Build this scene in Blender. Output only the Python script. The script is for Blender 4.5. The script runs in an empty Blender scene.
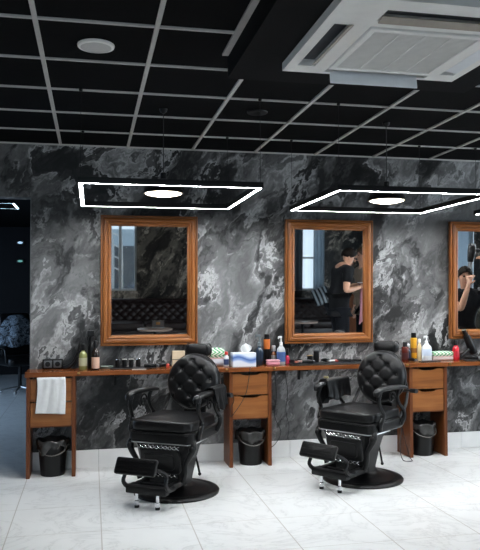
import bpy, bmesh, math, random
from mathutils import Vector, Matrix, Euler
random.seed(7)
PI = math.pi
scene = bpy.context.scene
COL = scene.collection

# ------------------------------------------------------------------ camera
YAW, PITCH, ROLL = 0.2085, 0.0291, -0.0037
cam_data = bpy.data.cameras.new('camera')
cam_data.sensor_fit = 'HORIZONTAL'
cam_data.sensor_width = 36.0
cam_data.lens = 702.15 / 480 * 36.0
cam_data.clip_start = 0.05
camera = bpy.data.objects.new('camera', cam_data)
COL.objects.link(camera)
camera.matrix_world = (Matrix.Translation((0, -6.506, 1.541)) @ Matrix.Rotation(-YAW, 4, 'Z')
                       @ Matrix.Rotation(PI / 2 + PITCH, 4, 'X') @ Matrix.Rotation(ROLL, 4, 'Z'))
scene.camera = camera

# ------------------------------------------------------------------ view, world, daylight
vs = scene.view_settings
vs.view_transform = 'Standard'
vs.look = 'None'
vs.gamma = 1.0
vs.use_curve_mapping = False
vs.exposure = 0.0
world = bpy.data.worlds.new('daylight')
scene.world = world
world.use_nodes = True
bg = world.node_tree.nodes['Background']
bg.inputs['Color'].default_value = (0.80, 0.91, 1.0, 1)
bg.inputs['Strength'].default_value = 1.35

LED_POWER = 155.0
PENDANT_POWER = 14.0


def area(name, loc, rot, sx, sy, power, color):
    d = bpy.data.lights.new(name, 'AREA')
    d.shape = 'RECTANGLE'
    d.size, d.size_y = sx, sy
    d.energy = power
    d.color = color
    o = bpy.data.objects.new(name, d)
    o.location = loc
    o.rotation_euler = rot
    COL.objects.link(o)
    return o


# daylight through the shopfront windows behind and to the right of the camera
area('daylight_south', (1.55, -9.55, 1.9), (PI / 2, 0, 0), 1.2, 2.3, 65, (0.90, 0.96, 1.0))
area('daylight_southwest', (-1.3, -9.55, 1.9), (PI / 2, 0, 0), 2.6, 2.3, 90, (0.86, 0.94, 1.0))
area('daylight_east', (7.55, -2.9, 1.7), (PI / 2, 0, PI / 2), 2.4, 2.2, 185, (0.92, 0.97, 1.0))
area('blue_fill_side_room', (-4.45, 3.2, 1.5), (PI / 2, 0, -PI / 2), 1.8, 1.6, 120, (0.45, 0.68, 1.0))  # added blue light that brightens the next room and its floor


# ------------------------------------------------------------------ materials
def new_mat(name):
    m = bpy.data.materials.new(name)
    m.use_nodes = True
    nt = m.node_tree
    return m, nt, nt.nodes['Principled BSDF']


def ramp(nt, stops, interp='LINEAR'):
    r = nt.nodes.new('ShaderNodeValToRGB')
    cr = r.color_ramp
    cr.interpolation = interp
    while len(cr.elements) > 1:
        cr.elements.remove(cr.elements[-1])
    for i, (p, c) in enumerate(stops):
        e = cr.elements[0] if i == 0 else cr.elements.new(p)
        e.position = p
        e.color = (c[0], c[1], c[2], 1) if not isinstance(c, (int, float)) else (c, c, c, 1)
    return r


def noise(nt, vec, scale, detail=4, rough=.55, dist=0.0):
    n = nt.nodes.new('ShaderNodeTexNoise')
    n.inputs['Scale'].default_value = scale
    n.inputs['Detail'].default_value = detail
    n.inputs['Roughness'].default_value = rough
    n.inputs['Distortion'].default_value = dist
    if vec is not None:
        nt.links.new(vec, n.inputs['Vector'])
    return n


def mapping(nt, rot=(0, 0, 0), scale=(1, 1, 1), loc=(0, 0, 0)):
    tc = nt.nodes.new('ShaderNodeTexCoord')
    mp = nt.nodes.new('ShaderNodeMapping')
    mp.inputs['Rotation'].default_value = rot
    mp.inputs['Scale'].default_value = scale
    mp.inputs['Location'].default_value = loc
    nt.links.new(tc.outputs['Object'], mp.inputs['Vector'])
    return mp.outputs['Vector']


def mixc(nt, fac, a, b, blend='MIX'):
    n = nt.nodes.new('ShaderNodeMix')
    n.data_type = 'RGBA'
    n.blend_type = blend
    for i, v in ((0, fac), (6, a), (7, b)):
        sock = n.inputs[i]
        if hasattr(v, 'is_linked'):
            nt.links.new(v, sock)
        elif i == 0:
            sock.default_value = v
        else:
            sock.default_value = (v[0], v[1], v[2], 1)
    return n.outputs[2]


def math_n(nt, op, a, b=None, clamp=False):
    n = nt.nodes.new('ShaderNodeMath')
    n.operation = op
    n.use_clamp = clamp
    for i, v in enumerate((a, b)):
        if v is None:
            continue
        if isinstance(v, (int, float)):
            n.inputs[i].default_value = v
        else:
            nt.links.new(v, n.inputs[i])
    return n.outputs[0]


def plain(name, color, rough=.5, metal=0.0, var=.12, scale=18, bump=0.0, bscale=60, coat=0.0, trans=0.0, spec=None):
    """Base colour broken up by a little noise, with an optional fine bump."""
    m, nt, p = new_mat(name)
    v = mapping(nt)
    n = noise(nt, v, scale, 4)
    lo = [c * (1 - var) for c in color]
    hi = [min(1, c * (1 + var)) for c in color]
    r = ramp(nt, [(.3, lo), (.7, hi)])
    nt.links.new(n.outputs['Fac'], r.inputs['Fac'])
    nt.links.new(r.outputs['Color'], p.inputs['Base Color'])
    p.inputs['Roughness'].default_value = rough
    p.inputs['Metallic'].default_value = metal
    p.inputs['Coat Weight'].default_value = coat
    p.inputs['Transmission Weight'].default_value = trans
    if spec is not None:
        p.inputs['Specular IOR Level'].default_value = spec
    if bump:
        b = nt.nodes.new('ShaderNodeBump')
        b.inputs['Strength'].default_value = bump
        b.inputs['Distance'].default_value = .004
        n2 = noise(nt, v, bscale, 3)
        nt.links.new(n2.outputs['Fac'], b.inputs['Height'])
        nt.links.new(b.outputs['Normal'], p.inputs['Normal'])
    return m


def emit(name, color, strength):
    m, nt, p = new_mat(name)
    p.inputs['Base Color'].default_value = (.8, .8, .8, 1)
    p.inputs['Emission Color'].default_value = (*color, 1)
    p.inputs['Emission Strength'].default_value = strength
    return m


def wood(name, dark, mid, light, axis='X', rough=.38, scale=1.0):
    m, nt, p = new_mat(name)
    s = {'X': (1.2, 16, 16), 'Z': (16, 16, 1.2), 'Y': (16, 1.2, 16)}[axis]
    v = mapping(nt, scale=[q * scale for q in s])
    n = noise(nt, v, 1.4, 8, .6, .9)
    v2 = mapping(nt)
    n2 = noise(nt, v2, 3.5, 3)
    r = ramp(nt, [(.28, dark), (.5, mid), (.72, light)])
    nt.links.new(n.outputs['Fac'], r.inputs['Fac'])
    r2 = ramp(nt, [(.3, .82), (.7, 1.0)])
    nt.links.new(n2.outputs['Fac'], r2.inputs['Fac'])
    c = mixc(nt, 1.0, r.outputs['Color'], r2.outputs['Color'], 'MULTIPLY')
    nt.links.new(c, p.inputs['Base Color'])
    p.inputs['Roughness'].default_value = rough
    p.inputs['Specular IOR Level'].default_value = .28
    b = nt.nodes.new('ShaderNodeBump')
    b.inputs['Strength'].default_value = .08
    nt.links.new(n.outputs['Fac'], b.inputs['Height'])
    nt.links.new(b.outputs['Normal'], p.inputs['Normal'])
    return m


def marble_dark(name, tint=(1, 1, 1), gain=1.0):
    """Charcoal decorative stone: swirling grey clouds with torn white wisps."""
    m, nt, p = new_mat(name)
    v0 = mapping(nt, rot=(0, math.radians(57), 0))
    mp2 = nt.nodes.new('ShaderNodeMapping')
    mp2.inputs['Scale'].default_value = (.80, 1.0, 1.35)
    mp2.inputs['Location'].default_value = (3.1, 1.7, .4)
    nt.links.new(v0, mp2.inputs['Vector'])
    v = mp2.outputs['Vector']
    w = noise(nt, v, 1.1, 5, .6)
    sub = nt.nodes.new('ShaderNodeVectorMath')
    sub.operation = 'SUBTRACT'
    nt.links.new(w.outputs['Color'], sub.inputs[0])
    sub.inputs[1].default_value = (.5, .5, .5)
    sc = nt.nodes.new('ShaderNodeVectorMath')
    sc.operation = 'SCALE'
    nt.links.new(sub.outputs[0], sc.inputs[0])
    sc.inputs['Scale'].default_value = 1.35
    add = nt.nodes.new('ShaderNodeVectorMath')
    add.operation = 'ADD'
    nt.links.new(v, add.inputs[0])
    nt.links.new(sc.outputs[0], add.inputs[1])
    wv = add.outputs[0]
    clouds = noise(nt, wv, 1.4, 14, .60, .35)
    base = ramp(nt, [(.36, .006), (.44, .020), (.485, .058), (.52, .094), (.58, .125), (.68, .19)])
    nt.links.new(clouds.outputs['Fac'], base.inputs['Fac'])
    # torn bright wisps: one-sided edge of a noise, masked by another
    n3 = noise(nt, wv, 1.9, 14, .66, .5)
    rr = ramp(nt, [(.495, .0), (.510, 1.0), (.540, .50), (.59, .14), (.70, .0)])
    nt.links.new(n3.outputs['Fac'], rr.inputs['Fac'])
    msk = noise(nt, wv, 1.6, 7, .62, .3)
    mr = ramp(nt, [(.45, 0.0), (.56, 1.0)])
    nt.links.new(msk.outputs['Fac'], mr.inputs['Fac'])
    wf = math_n(nt, 'MULTIPLY', rr.outputs['Color'], mr.outputs['Color'])
    wf = math_n(nt, 'MULTIPLY', wf, .9)
    c1 = mixc(nt, wf, base.outputs['Color'], (.50, .50, .50))
    # dark smoky streaks
    n4 = noise(nt, wv, 1.9, 10, .66, .6)
    dr = ramp(nt, [(.40, 0.16), (.485, 1.0)])
    nt.links.new(n4.outputs['Fac'], dr.inputs['Fac'])
    c2 = mixc(nt, 1.0, c1, dr.outputs['Color'], 'MULTIPLY')
    c3 = mixc(nt, 1.0, c2, [gain * t for t in tint], 'MULTIPLY')
    nt.links.new(c3, p.inputs['Base Color'])
    p.inputs['Roughness'].default_value = .42
    p.inputs['Specular IOR Level'].default_value = .35
    return m


def floor_marble(name):
    m, nt, p = new_mat(name)
    tc = nt.nodes.new('ShaderNodeTexCoord')
    v = tc.outputs['Object']
    w = noise(nt, v, 1.1, 4, .55)
    veins = noise(nt, v, 1.6, 9, .62, 1.8)
    ridge = math_n(nt, 'ABSOLUTE', math_n(nt, 'SUBTRACT', veins.outputs['Fac'], .5))
    vr = ramp(nt, [(.0, .76), (.012, .93), (.05, 1.0)])
    nt.links.new(ridge, vr.inputs['Fac'])
    cl = ramp(nt, [(.3, (.72, .728, .722)), (.6, (.78, .788, .782))])
    nt.links.new(w.outputs['Fac'], cl.inputs['Fac'])
    c = mixc(nt, .8, cl.outputs['Color'], vr.outputs['Color'], 'MULTIPLY')
    # grout joints on the tile grid
    sep = nt.nodes.new('ShaderNodeSeparateXYZ')
    nt.links.new(v, sep.inputs[0])

    def joint(out, origin, pitch, half):
        a = math_n(nt, 'DIVIDE', math_n(nt, 'SUBTRACT', out, origin), pitch)
        f = math_n(nt, 'ABSOLUTE', math_n(nt, 'SUBTRACT', math_n(nt, 'FRACT', math_n(nt, 'ADD', a, .5)), .5))
        return math_n(nt, 'LESS_THAN', f, half / pitch)
    gx = joint(sep.outputs['X'], -.528 - 59.56, .5956, .0035)
    gy = joint(sep.outputs['Y'], -.006 - 58.5, .585, .0022)
    g = math_n(nt, 'MAXIMUM', gx, gy)
    c = mixc(nt, g, c, (.47, .44, .41))
    nt.links.new(c, p.inputs['Base Color'])
    p.inputs['Roughness'].default_value = .30
    p.inputs['Specular IOR Level'].default_value = .45
    return m


M = {}
M['marble'] = marble_dark('charcoal_marble_wall')
M['marble_warm_lit'] = marble_dark('warm_lit_marble_wall', (1.0, .86, .70), 1.7)  # same charcoal marble, warm light tinted into its colour and lightened
M['floor'] = floor_marble('white_marble_tile')
M['skirting'] = plain('skirting_tile', (.86, .86, .85), .25, var=.05, scale=4)
M['ceil'] = plain('black_ceiling_tile', (.0026, .0027, .0032), .8, var=.25, scale=60, spec=.08)
M['grid'] = plain('ceiling_grid_metal', (.52, .51, .49), .5, var=.05)
M['soffit'] = plain('black_plaster', (.006, .0063, .007), .8, var=.12, scale=6, spec=.1)
M['navy'] = plain('dark_navy_wall', (.0030, .0038, .006), .5, var=.2, scale=3, spec=.15)
M['cabinet'] = wood('cherry_wood', (.095, .027, .008), (.16, .049, .014), (.23, .078, .022), 'X')
M['cabinet_v'] = wood('cherry_wood_upright', (.095, .026, .008), (.15, .044, .013), (.21, .070, .020), 'Z')
M['worktop'] = wood('worktop_wood', (.12, .034, .010), (.20, .060, .017), (.30, .100, .030), 'X', .22)
M['drawer'] = wood('drawer_wood', (.21, .070, .019), (.31, .112, .031), (.39, .155, .048), 'X', .4)
M['frame_h'] = wood('mirror_wood_rail', (.145, .046, .012), (.25, .085, .022), (.35, .135, .040), 'X', .3)
M['frame_v'] = wood('mirror_wood_stile', (.145, .046, .012), (.25, .085, .022), (.35, .135, .040), 'Z', .3)
M['blackmetal'] = plain('black_metal', (.007, .007, .008), .45, 0, var=.15, spec=.25)
M['castiron'] = plain('black_cast_metal', (.0055, .0055, .006), .36, 0, var=.15, spec=.25)
M['leather'] = plain('black_leather', (.0055, .0055, .006), .36, var=.2, scale=10, bump=.15, bscale=160, spec=.28)
M['leather2'] = plain('brown_black_leather', (.034, .020, .020), .34, var=.2, scale=10, bump=.15, bscale=120)
M['chrome'] = plain('chrome', (.78, .78, .80), .16, 1.0, var=.03)
M['steel'] = plain('brushed_steel', (.55, .55, .56), .3, 1.0, var=.05)
M['brass'] = plain('brass', (.75, .50, .18), .28, 1.0, var=.08)
M['white_plastic'] = plain('white_plastic', (.93, .92, .89), .4, var=.03)
M['ac_flap'] = plain('pale_flap_plastic', (.90, .93, .96), .4, var=.03)
M['ac_grille'] = plain('grille_grey', (.80, .79, .76), .55, var=.04)
M['ac_dark'] = plain('duct_dark', (.055, .06, .07), .5, var=.2)
M['ac_brown'] = plain('duct_beige', (.36, .31, .26), .5, var=.06)
M['blackplastic'] = plain('black_plastic', (.006, .006, .0065), .32, var=.15, spec=.28)
M['greyplastic'] = plain('grey_plastic', (.11, .115, .12), .4, var=.1)
M['cloth_black'] = plain('black_cloth', (.007, .007, .0075), .8, var=.25, scale=25, bump=.4, bscale=220, spec=.15)
M['towel'] = plain('white_terry', (.76, .77, .77), .9, var=.04, scale=30, bump=.7, bscale=260)
M['bag'] = plain('black_bin_bag', (.035, .034, .033), .26, var=.3, bump=1.0, bscale=40)
M['rubber'] = plain('black_cable', (.010, .010, .010), .5)
M['pendant_shade'] = plain('pendant_black', (.007, .007, .0075), .5, var=.1, spec=.25)
M['led'] = emit('led_diffuser', (.93, .97, 1.0), LED_POWER)
M['led_cool'] = emit('led_diffuser_cool', (.55, .80, 1.0), 14.0)
M['bulb'] = emit('pendant_diffuser', (1.0, .86, .68), PENDANT_POWER)
M['glow_spot'] = emit('small_blue_glow', (.45, .72, 1.0), .9)
M['glow_spot_green'] = emit('small_green_glow', (.08, .6, .45), .35)
M['skin'] = plain('skin', (.50, .27, .18), .5, var=.08)
M['hair'] = plain('dark_hair', (.008, .0055, .004), .75, var=.3, scale=80, bump=.6, bscale=150, spec=.12)
M['hair_grey'] = plain('light_brown_hair', (.12, .075, .045), .6, var=.3, scale=80)
M['tee'] = plain('black_tee', (.006, .0065, .008), .85, var=.2, spec=.1)
M['trousers'] = plain('dark_trousers', (.006, .007, .010), .85, var=.2, spec=.1)
M['taupe'] = plain('taupe_knit', (.20, .15, .11), .85, var=.15)
M['mauve'] = plain('mauve_cloth', (.34, .15, .19), .85, var=.1)
M['shoe'] = plain('shoe_black', (.01, .01, .01), .4)
M['oak'] = wood('counter_brown', (.09, .032, .014), (.15, .055, .024), (.20, .08, .035), 'Z', .45)
M['tabletop'] = plain('pale_table_top', (.60, .45, .38), .2, var=.08)
M['curtain'] = plain('sheer_curtain', (.62, .68, .72), .8, var=.06)
_nt = M['curtain'].node_tree
_tl = _nt.nodes.new('ShaderNodeBsdfTranslucent')
_tl.inputs['Color'].default_value = (.75, .82, .88, 1)
_mx = _nt.nodes.new('ShaderNodeMixShader')
_mx.inputs[0].default_value = .65
_nt.links.new(_nt.nodes['Principled BSDF'].outputs[0], _mx.inputs[1])
_nt.links.new(_tl.outputs[0], _mx.inputs[2])
_nt.links.new(_mx.outputs[0], _nt.nodes['Material Output'].inputs['Surface'])
M['curtain_dark'] = plain('slate_curtain', (.10, .13, .155), .85, var=.1)
M['winframe'] = plain('window_frame_white', (.66, .68, .70), .4)
M['asphalt'] = plain('street_asphalt', (.10, .11, .12), .8)
M['facade'] = plain('facade_grey', (.46, .54, .60), .8, var=.08, scale=2)
M['facade_glass'] = plain('facade_window', (.06, .08, .10), .15)
M['patterned'] = None


def flat(name, c, r=.35, **k):
    if name not in M:
        M[name] = plain(name, c, r, var=.05, **k)
    return M[name]


def patterned(name):
    m, nt, p = new_mat(name)
    v = mapping(nt)
    n = noise(nt, v, 7, 5, .6, 2.2)
    r = ramp(nt, [(.44, (.012, .016, .022)), (.50, (.22, .27, .33)), (.56, (.03, .04, .05)), (.62, (.30, .36, .42))])
    nt.links.new(n.outputs['Fac'], r.inputs['Fac'])
    nt.links.new(r.outputs['Color'], p.inputs['Base Color'])
    p.inputs['Roughness'].default_value = .7
    return m


M['patterned'] = patterned('patterned_cape')


def stripes(name, cols, scale, rot=0.0, zig=0.0, axis='X'):
    """Printed stripes on packaging (optionally zigzag)."""
    m, nt, p = new_mat(name)
    tc = nt.nodes.new('ShaderNodeTexCoord')
    sep = nt.nodes.new('ShaderNodeSeparateXYZ')
    mp = nt.nodes.new('ShaderNodeMapping')
    mp.inputs['Rotation'].default_value = (0, rot, 0)
    nt.links.new(tc.outputs['Object'], mp.inputs['Vector'])
    nt.links.new(mp.outputs['Vector'], sep.inputs[0])
    u = math_n(nt, 'MULTIPLY', sep.outputs[axis], scale)
    if zig:
        z = math_n(nt, 'PINGPONG', math_n(nt, 'MULTIPLY', sep.outputs['Z' if axis == 'X' else 'X'], scale * 1.2), .5)
        u = math_n(nt, 'ADD', u, math_n(nt, 'MULTIPLY', z, zig))
    f = math_n(nt, 'FRACT', u)
    k = len(cols)
    r = ramp(nt, [(i / k, c) for i, c in enumerate(cols)], 'CONSTANT')
    nt.links.new(f, r.inputs['Fac'])
    nt.links.new(r.outputs['Color'], p.inputs['Base Color'])
    p.inputs['Roughness'].default_value = .35
    return m


def mirror_mat():
    m, nt, p = new_mat('mirror_silver')
    p.inputs['Base Color'].default_value = (.80, .82, .82, 1)
    p.inputs['Metallic'].default_value = 1.0
    p.inputs['Roughness'].default_value = .015
    return m


M['mirror'] = mirror_mat()


def glass_mat(name, color=(1, 1, 1), mixf=.12):
    m, nt, p = new_mat(name)
    out = nt.nodes['Material Output']
    tr = nt.nodes.new('ShaderNodeBsdfTransparent')
    tr.inputs['Color'].default_value = (*color, 1)
    gl = nt.nodes.new('ShaderNodeBsdfGlossy')
    gl.inputs['Roughness'].default_value = .03
    mx = nt.nodes.new('ShaderNodeMixShader')
    mx.inputs[0].default_value = mixf
    nt.links.new(tr.outputs[0], mx.inputs[1])
    nt.links.new(gl.outputs[0], mx.inputs[2])
    nt.links.new(mx.outputs[0], out.inputs['Surface'])
    return m


M['pane'] = glass_mat('window_pane', (.93, .97, 1.0), .06)
M['clear'] = plain('clear_plastic', (.80, .84, .86), .12, var=.03, trans=.55)


# ------------------------------------------------------------------ geometry helpers
def tag(o, label=None, cat=None, group=None, kind=None):
    if label:
        o['label'] = label
    if cat:
        o['category'] = cat
    if group:
        o['group'] = group
    if kind:
        o['kind'] = kind
    return o


def empty(name, loc, rz=0.0, label=None, cat=None, group=None):
    o = bpy.data.objects.new(name, None)
    o.empty_display_size = .1
    o.location = loc
    o.rotation_euler = (0, 0, rz)
    COL.objects.link(o)
    return tag(o, label, cat, group)


def link_mesh(name, me, mat, parent=None, smooth=40):
    if mat is not None:
        for mm in (mat if isinstance(mat, (list, tuple)) else [mat]):
            me.materials.append(mm)
    if smooth:
        me.polygons.foreach_set('use_smooth', [True] * len(me.polygons))
        me.set_sharp_from_angle(angle=math.radians(smooth))
    o = bpy.data.objects.new(name, me)
    COL.objects.link(o)
    if parent is not None:
        o.parent = parent
    return o


class MB:
    """Collects shapes into one mesh object."""

    def __init__(self):
        self.bm = bmesh.new()
        self.mi = 0

    def _mark(self, faces):
        for f in faces:
            f.material_index = self.mi

    def box(self, x0, x1, y0, y1, z0, z1, bev=0.0, seg=2, mat4=None):
        r = bmesh.ops.create_cube(self.bm, size=1.0)
        vs_ = r['verts']
        for v in vs_:
            v.co = Vector((x0 + (v.co.x + .5) * (x1 - x0), y0 + (v.co.y + .5) * (y1 - y0), z0 + (v.co.z + .5) * (z1 - z0)))
        fs = list({f for v in vs_ for f in v.link_faces})
        if bev:
            es = list({e for v in vs_ for e in v.link_edges})
            rb = bmesh.ops.bevel(self.bm, geom=es, offset=bev, segments=seg, profile=.5, affect='EDGES')
            vs_ = list({v for v in rb['verts']} | {v for f in fs if f.is_valid for v in f.verts})
            fs = list({f for v in vs_ for f in v.link_faces})
        if mat4 is not None:
            for v in vs_:
                v.co = mat4 @ v.co
        self._mark(fs)
        return self

    def poly(self, pts, mi=None):
        vs_ = [self.bm.verts.new(p) for p in pts]
        f = self.bm.faces.new(vs_)
        f.material_index = self.mi if mi is None else mi
        return self

    def prism(self, pts2, axis, a, b, bev=0):
        """Extrude a 2D outline between a and b along an axis ('x','y','z')."""
        def P(p, t):
            return {'x': (t, p[0], p[1]), 'y': (p[0], t, p[1]), 'z': (p[0], p[1], t)}[axis]
        A = [self.bm.verts.new(P(p, a)) for p in pts2]
        B = [self.bm.verts.new(P(p, b)) for p in pts2]
        n = len(pts2)
        fs = [self.bm.faces.new(A), self.bm.faces.new(list(reversed(B)))]
        for i in range(n):
            fs.append(self.bm.faces.new((A[i], B[i], B[(i + 1) % n], A[(i + 1) % n])))
        bmesh.ops.recalc_face_normals(self.bm, faces=fs)
        if bev:
            es = list({e for f in fs[:2] for e in f.edges})
            rb = bmesh.ops.bevel(self.bm, geom=es, offset=bev, segments=2, profile=.5, affect='EDGES')
            fs = [f for f in fs if f.is_valid] + rb['faces']
        self._mark(fs)
        return self

    def lathe(self, prof, c=(0, 0, 0), seg=28, sx=1.0, sy=1.0, mat4=None, caps=True):
        rings = []
        for (r, z) in prof:
            ring = []
            for k in range(seg):
                a = 2 * PI * k / seg
                co = Vector((c[0] + r * sx * math.cos(a), c[1] + r * sy * math.sin(a), c[2] + z))
                ring.append(self.bm.verts.new(mat4 @ co if mat4 is not None else co))
            rings.append(ring)
        fs = []
        for i in range(len(rings) - 1):
            for k in range(seg):
                k2 = (k + 1) % seg
                fs.append(self.bm.faces.new((rings[i][k], rings[i][k2], rings[i + 1][k2], rings[i + 1][k])))
        if caps:
            fs.append(self.bm.faces.new(list(reversed(rings[0]))))
            fs.append(self.bm.faces.new(rings[-1]))
        self._mark(fs)
        return self

    def tube(self, pts, rad, seg=10, flat_=None, smooth=True):
        """Sweep a (possibly tapering, possibly flattened) section along points."""
        P = [Vector(p) for p in pts]
        R = rad if isinstance(rad, (list, tuple)) else [rad] * len(P)
        if smooth and len(P) > 2:
            Q, S = [], []
            n = len(P)
            for i in range(n - 1):
                p0, p1, p2, p3 = P[max(0, i - 1)], P[i], P[i + 1], P[min(n - 1, i + 2)]
                for t in (0, .25, .5, .75):
                    t2, t3 = t * t, t * t * t
                    Q.append(.5 * ((2 * p1) + (p2 - p0) * t + (2 * p0 - 5 * p1 + 4 * p2 - p3) * t2 + (3 * p1 - p0 - 3 * p2 + p3) * t3))
                    S.append(R[i] * (1 - t) + R[i + 1] * t)
            Q.append(P[-1])
            S.append(R[-1])
            P, R = Q, S
        n = len(P)
        t0 = (P[1] - P[0]).normalized()
        up = Vector((0, 0, 1)) if abs(t0.z) < .9 else Vector((0, 1, 0))
        nrm = (up - t0 * up.dot(t0)).normalized()
        rings = []
        for i in range(n):
            t = (P[min(n - 1, i + 1)] - P[max(0, i - 1)]).normalized()
            nrm = (nrm - t * nrm.dot(t)).normalized()
            bn = t.cross(nrm)
            ring = []
            for k in range(seg):
                a = 2 * PI * k / seg
                fx = flat_ if flat_ else 1.0
                ring.append(self.bm.verts.new(P[i] + nrm * math.cos(a) * R[i] * fx + bn * math.sin(a) * R[i]))
            rings.append(ring)
        fs = []
        for i in range(n - 1):
            for k in range(seg):
                k2 = (k + 1) % seg
                fs.append(self.bm.faces.new((rings[i][k], rings[i][k2], rings[i + 1][k2], rings[i + 1][k])))
        fs.append(self.bm.faces.new(list(reversed(rings[0]))))
        fs.append(self.bm.faces.new(rings[-1]))
        self._mark(fs)
        return self

    def ball(self, c, r, sx=1, sy=1, sz=1, seg=16, mat4=None, power=1.0):
        rr = bmesh.ops.create_uvsphere(self.bm, u_segments=seg, v_segments=max(6, seg // 2), radius=1.0)
        for v in rr['verts']:
            q = v.co.copy()
            if power != 1.0:
                q = Vector([math.copysign(abs(t) ** power, t) for t in q])
            co = Vector((q.x * r * sx, q.y * r * sy, q.z * r * sz))
            if mat4 is not None:
                co = mat4 @ co
            v.co = co + Vector(c)
        self._mark(list({f for v in rr['verts'] for f in v.link_faces}))
        return self

    def grid(self, nu, nv, fn, closed_u=False):
        V = [[self.bm.verts.new(fn(i / (nu if closed_u else nu - 1), j / (nv - 1))) for i in range(nu)] for j in range(nv)]
        fs = []
        for j in range(nv - 1):
            for i in range(nu if closed_u else nu - 1):
                i2 = (i + 1) % nu
                fs.append(self.bm.faces.new((V[j][i], V[j][i2], V[j + 1][i2], V[j + 1][i])))
        self._mark(fs)
        return self

    def build(self, name, mat, parent=None, smooth=40, recalc=True):
        if recalc:
            bmesh.ops.recalc_face_normals(self.bm, faces=self.bm.faces[:])
        me = bpy.data.meshes.new(name)
        self.bm.to_mesh(me)
        self.bm.free()
        return link_mesh(name, me, mat, parent, smooth)


def solidify(o, t, offset=0.0):
    m = o.modifiers.new('thickness', 'SOLIDIFY')
    m.thickness = t
    m.offset = offset
    return o


def kids(o):
    return [c for c in ALL if c.parent is o]


def dup(root, loc, rz=None, label=None, cat=None, group=None):
    """A copy of a thing with copies of its parts and sub-parts."""
    r = root.copy()
    COL.objects.link(r)
    r.location = loc
    if rz is not None:
        r.rotation_euler = (0, 0, rz)
    tag(r, label, cat, group)

    def rec(src, dst):
        for ch in list(src.children):
            c = ch.copy()
            COL.objects.link(c)
            c.parent = dst
            rec(ch, c)
    rec(root, r)
    return r


def struct(o, label=None, cat=None):
    return tag(o, label, cat, kind='structure')


CEIL = 2.908
SOUTH, WEST, EAST = -9.3, -3.2, 7.3

# ================================================================== SETTING
struct(MB().box(WEST - .2, EAST + .2, SOUTH - .2, 8.2, -.1, 0).build('floor', M['floor'], smooth=0),
       'white marble tiled floor with thin grout lines', 'floor')
# low platform right of the camera, where the two people stand
struct(MB().box(2.85, 5.2, -4.3, -1.95, 0, .35, .004).build('floor_raised', M['floor'], smooth=0),
       'low tiled platform on the right of the room', 'floor')
struct(MB().box(WEST - .2, EAST + .2, SOUTH - .2, .2, CEIL + .006, CEIL + .12).build('ceiling', M['ceil'], smooth=0),
       'black tiled suspended ceiling', 'ceiling')
g = MB()
for k in range(-5, 14):
    x = -.276 + .6 * k
    if WEST < x < EAST:
        g.box(x - .0122, x + .0122, SOUTH, 0, CEIL - .006, CEIL + .006)
for k in range(0, 11):
    y = -.564 - .6 * k
    g.box(WEST, EAST, y - .009, y + .009, CEIL - .0055, CEIL + .0055)
g.box(WEST, EAST, -.022, 0, CEIL - .007, CEIL + .004)
struct(g.build('ceiling_grid', M['grid'], smooth=0), 'pale metal grid of the suspended ceiling', 'ceiling grid')

# front wall with the opening to the next room
DX0, DX1, DZ = -1.75, -.535, 2.425
w = MB()
w.box(DX1, EAST + .2, 0, .16, 0, CEIL + .1)
w.box(WEST - .2, DX0, 0, .16, 0, CEIL + .1)
w.box(DX0, DX1, 0, .16, DZ, CEIL + .1)
struct(w.build('wall_front', M['marble'], smooth=0), 'charcoal marble wall with white swirls behind the mirrors', 'wall')
struct(MB().box(DX1, DX1 + .006, -.004, .166, .0, DZ, .001).build('trim_1', M['greyplastic'], smooth=0),
       'thin grey edge strip of the doorway', 'trim')
b = MB()
for (x0, x1) in ((WEST, DX0), (DX1 + .006, EAST)):
    x = x0
    # tiles of the skirting follow the floor joints
    k0 = math.floor((x0 + .528) / .5956) + 1
    cuts = [x0] + [-.528 + .5956 * k for k in range(k0, 40) if x0 + .02 < -.528 + .5956 * k < x1 - .02] + [x1]
    for a, c in zip(cuts, cuts[1:]):
        b.box(a + .001, c - .001, -.012, 0, 0, .158, .0015)
struct(b.build('baseboard_front', M['skirting'], smooth=0), 'white tiled skirting under the charcoal wall', 'baseboard')

# other walls of the salon with their windows (seen only in the mirrors)
WIN = {1: (-2.6, .98, 1.19, 2.86), 2: (3.2, 5.34, 1.19, 2.86)}
w = MB()
xs = [WEST - .2]
for n in (1, 2):
    x0, x1, z0, z1 = WIN[n]
    w.box(xs[-1], x0, SOUTH - .2, SOUTH, 0, CEIL + .1)
    w.box(x0, x1, SOUTH - .2, SOUTH, 0, z0)
    w.box(x0, x1, SOUTH - .2, SOUTH, z1, CEIL + .1)
    xs.append(x1)
w.box(xs[-1], EAST + .2, SOUTH - .2, SOUTH, 0, CEIL + .1)
struct(w.build('wall_back', M['marble_warm_lit'], smooth=0), 'dark marble wall behind the sofas, tinted brown for warm light', 'wall')
EWIN = [(-8.3, -6.05, .9, 2.7), (-4.3, -1.5, .7, 2.75)]
w = MB()
ys = [SOUTH - .2]
for (y0, y1, z0, z1) in EWIN:
    w.box(EAST, EAST + .2, ys[-1], y0, 0, CEIL + .1)
    w.box(EAST, EAST + .2, y0, y1, 0, z0)
    w.box(EAST, EAST + .2, y0, y1, z1, CEIL + .1)
    ys.append(y1)
w.box(EAST, EAST + .2, ys[-1], .2, 0, CEIL + .1)
struct(w.build('wall_right', M['marble_warm_lit'], smooth=0), 'dark marble side wall, tinted brown for warm light', 'wall')
struct(MB().box(WEST - .2, WEST, SOUTH - .2, 0, 0, CEIL + .1).build('wall_left', M['marble_warm_lit'], smooth=0),
       'dark marble wall on the left', 'wall')


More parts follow.
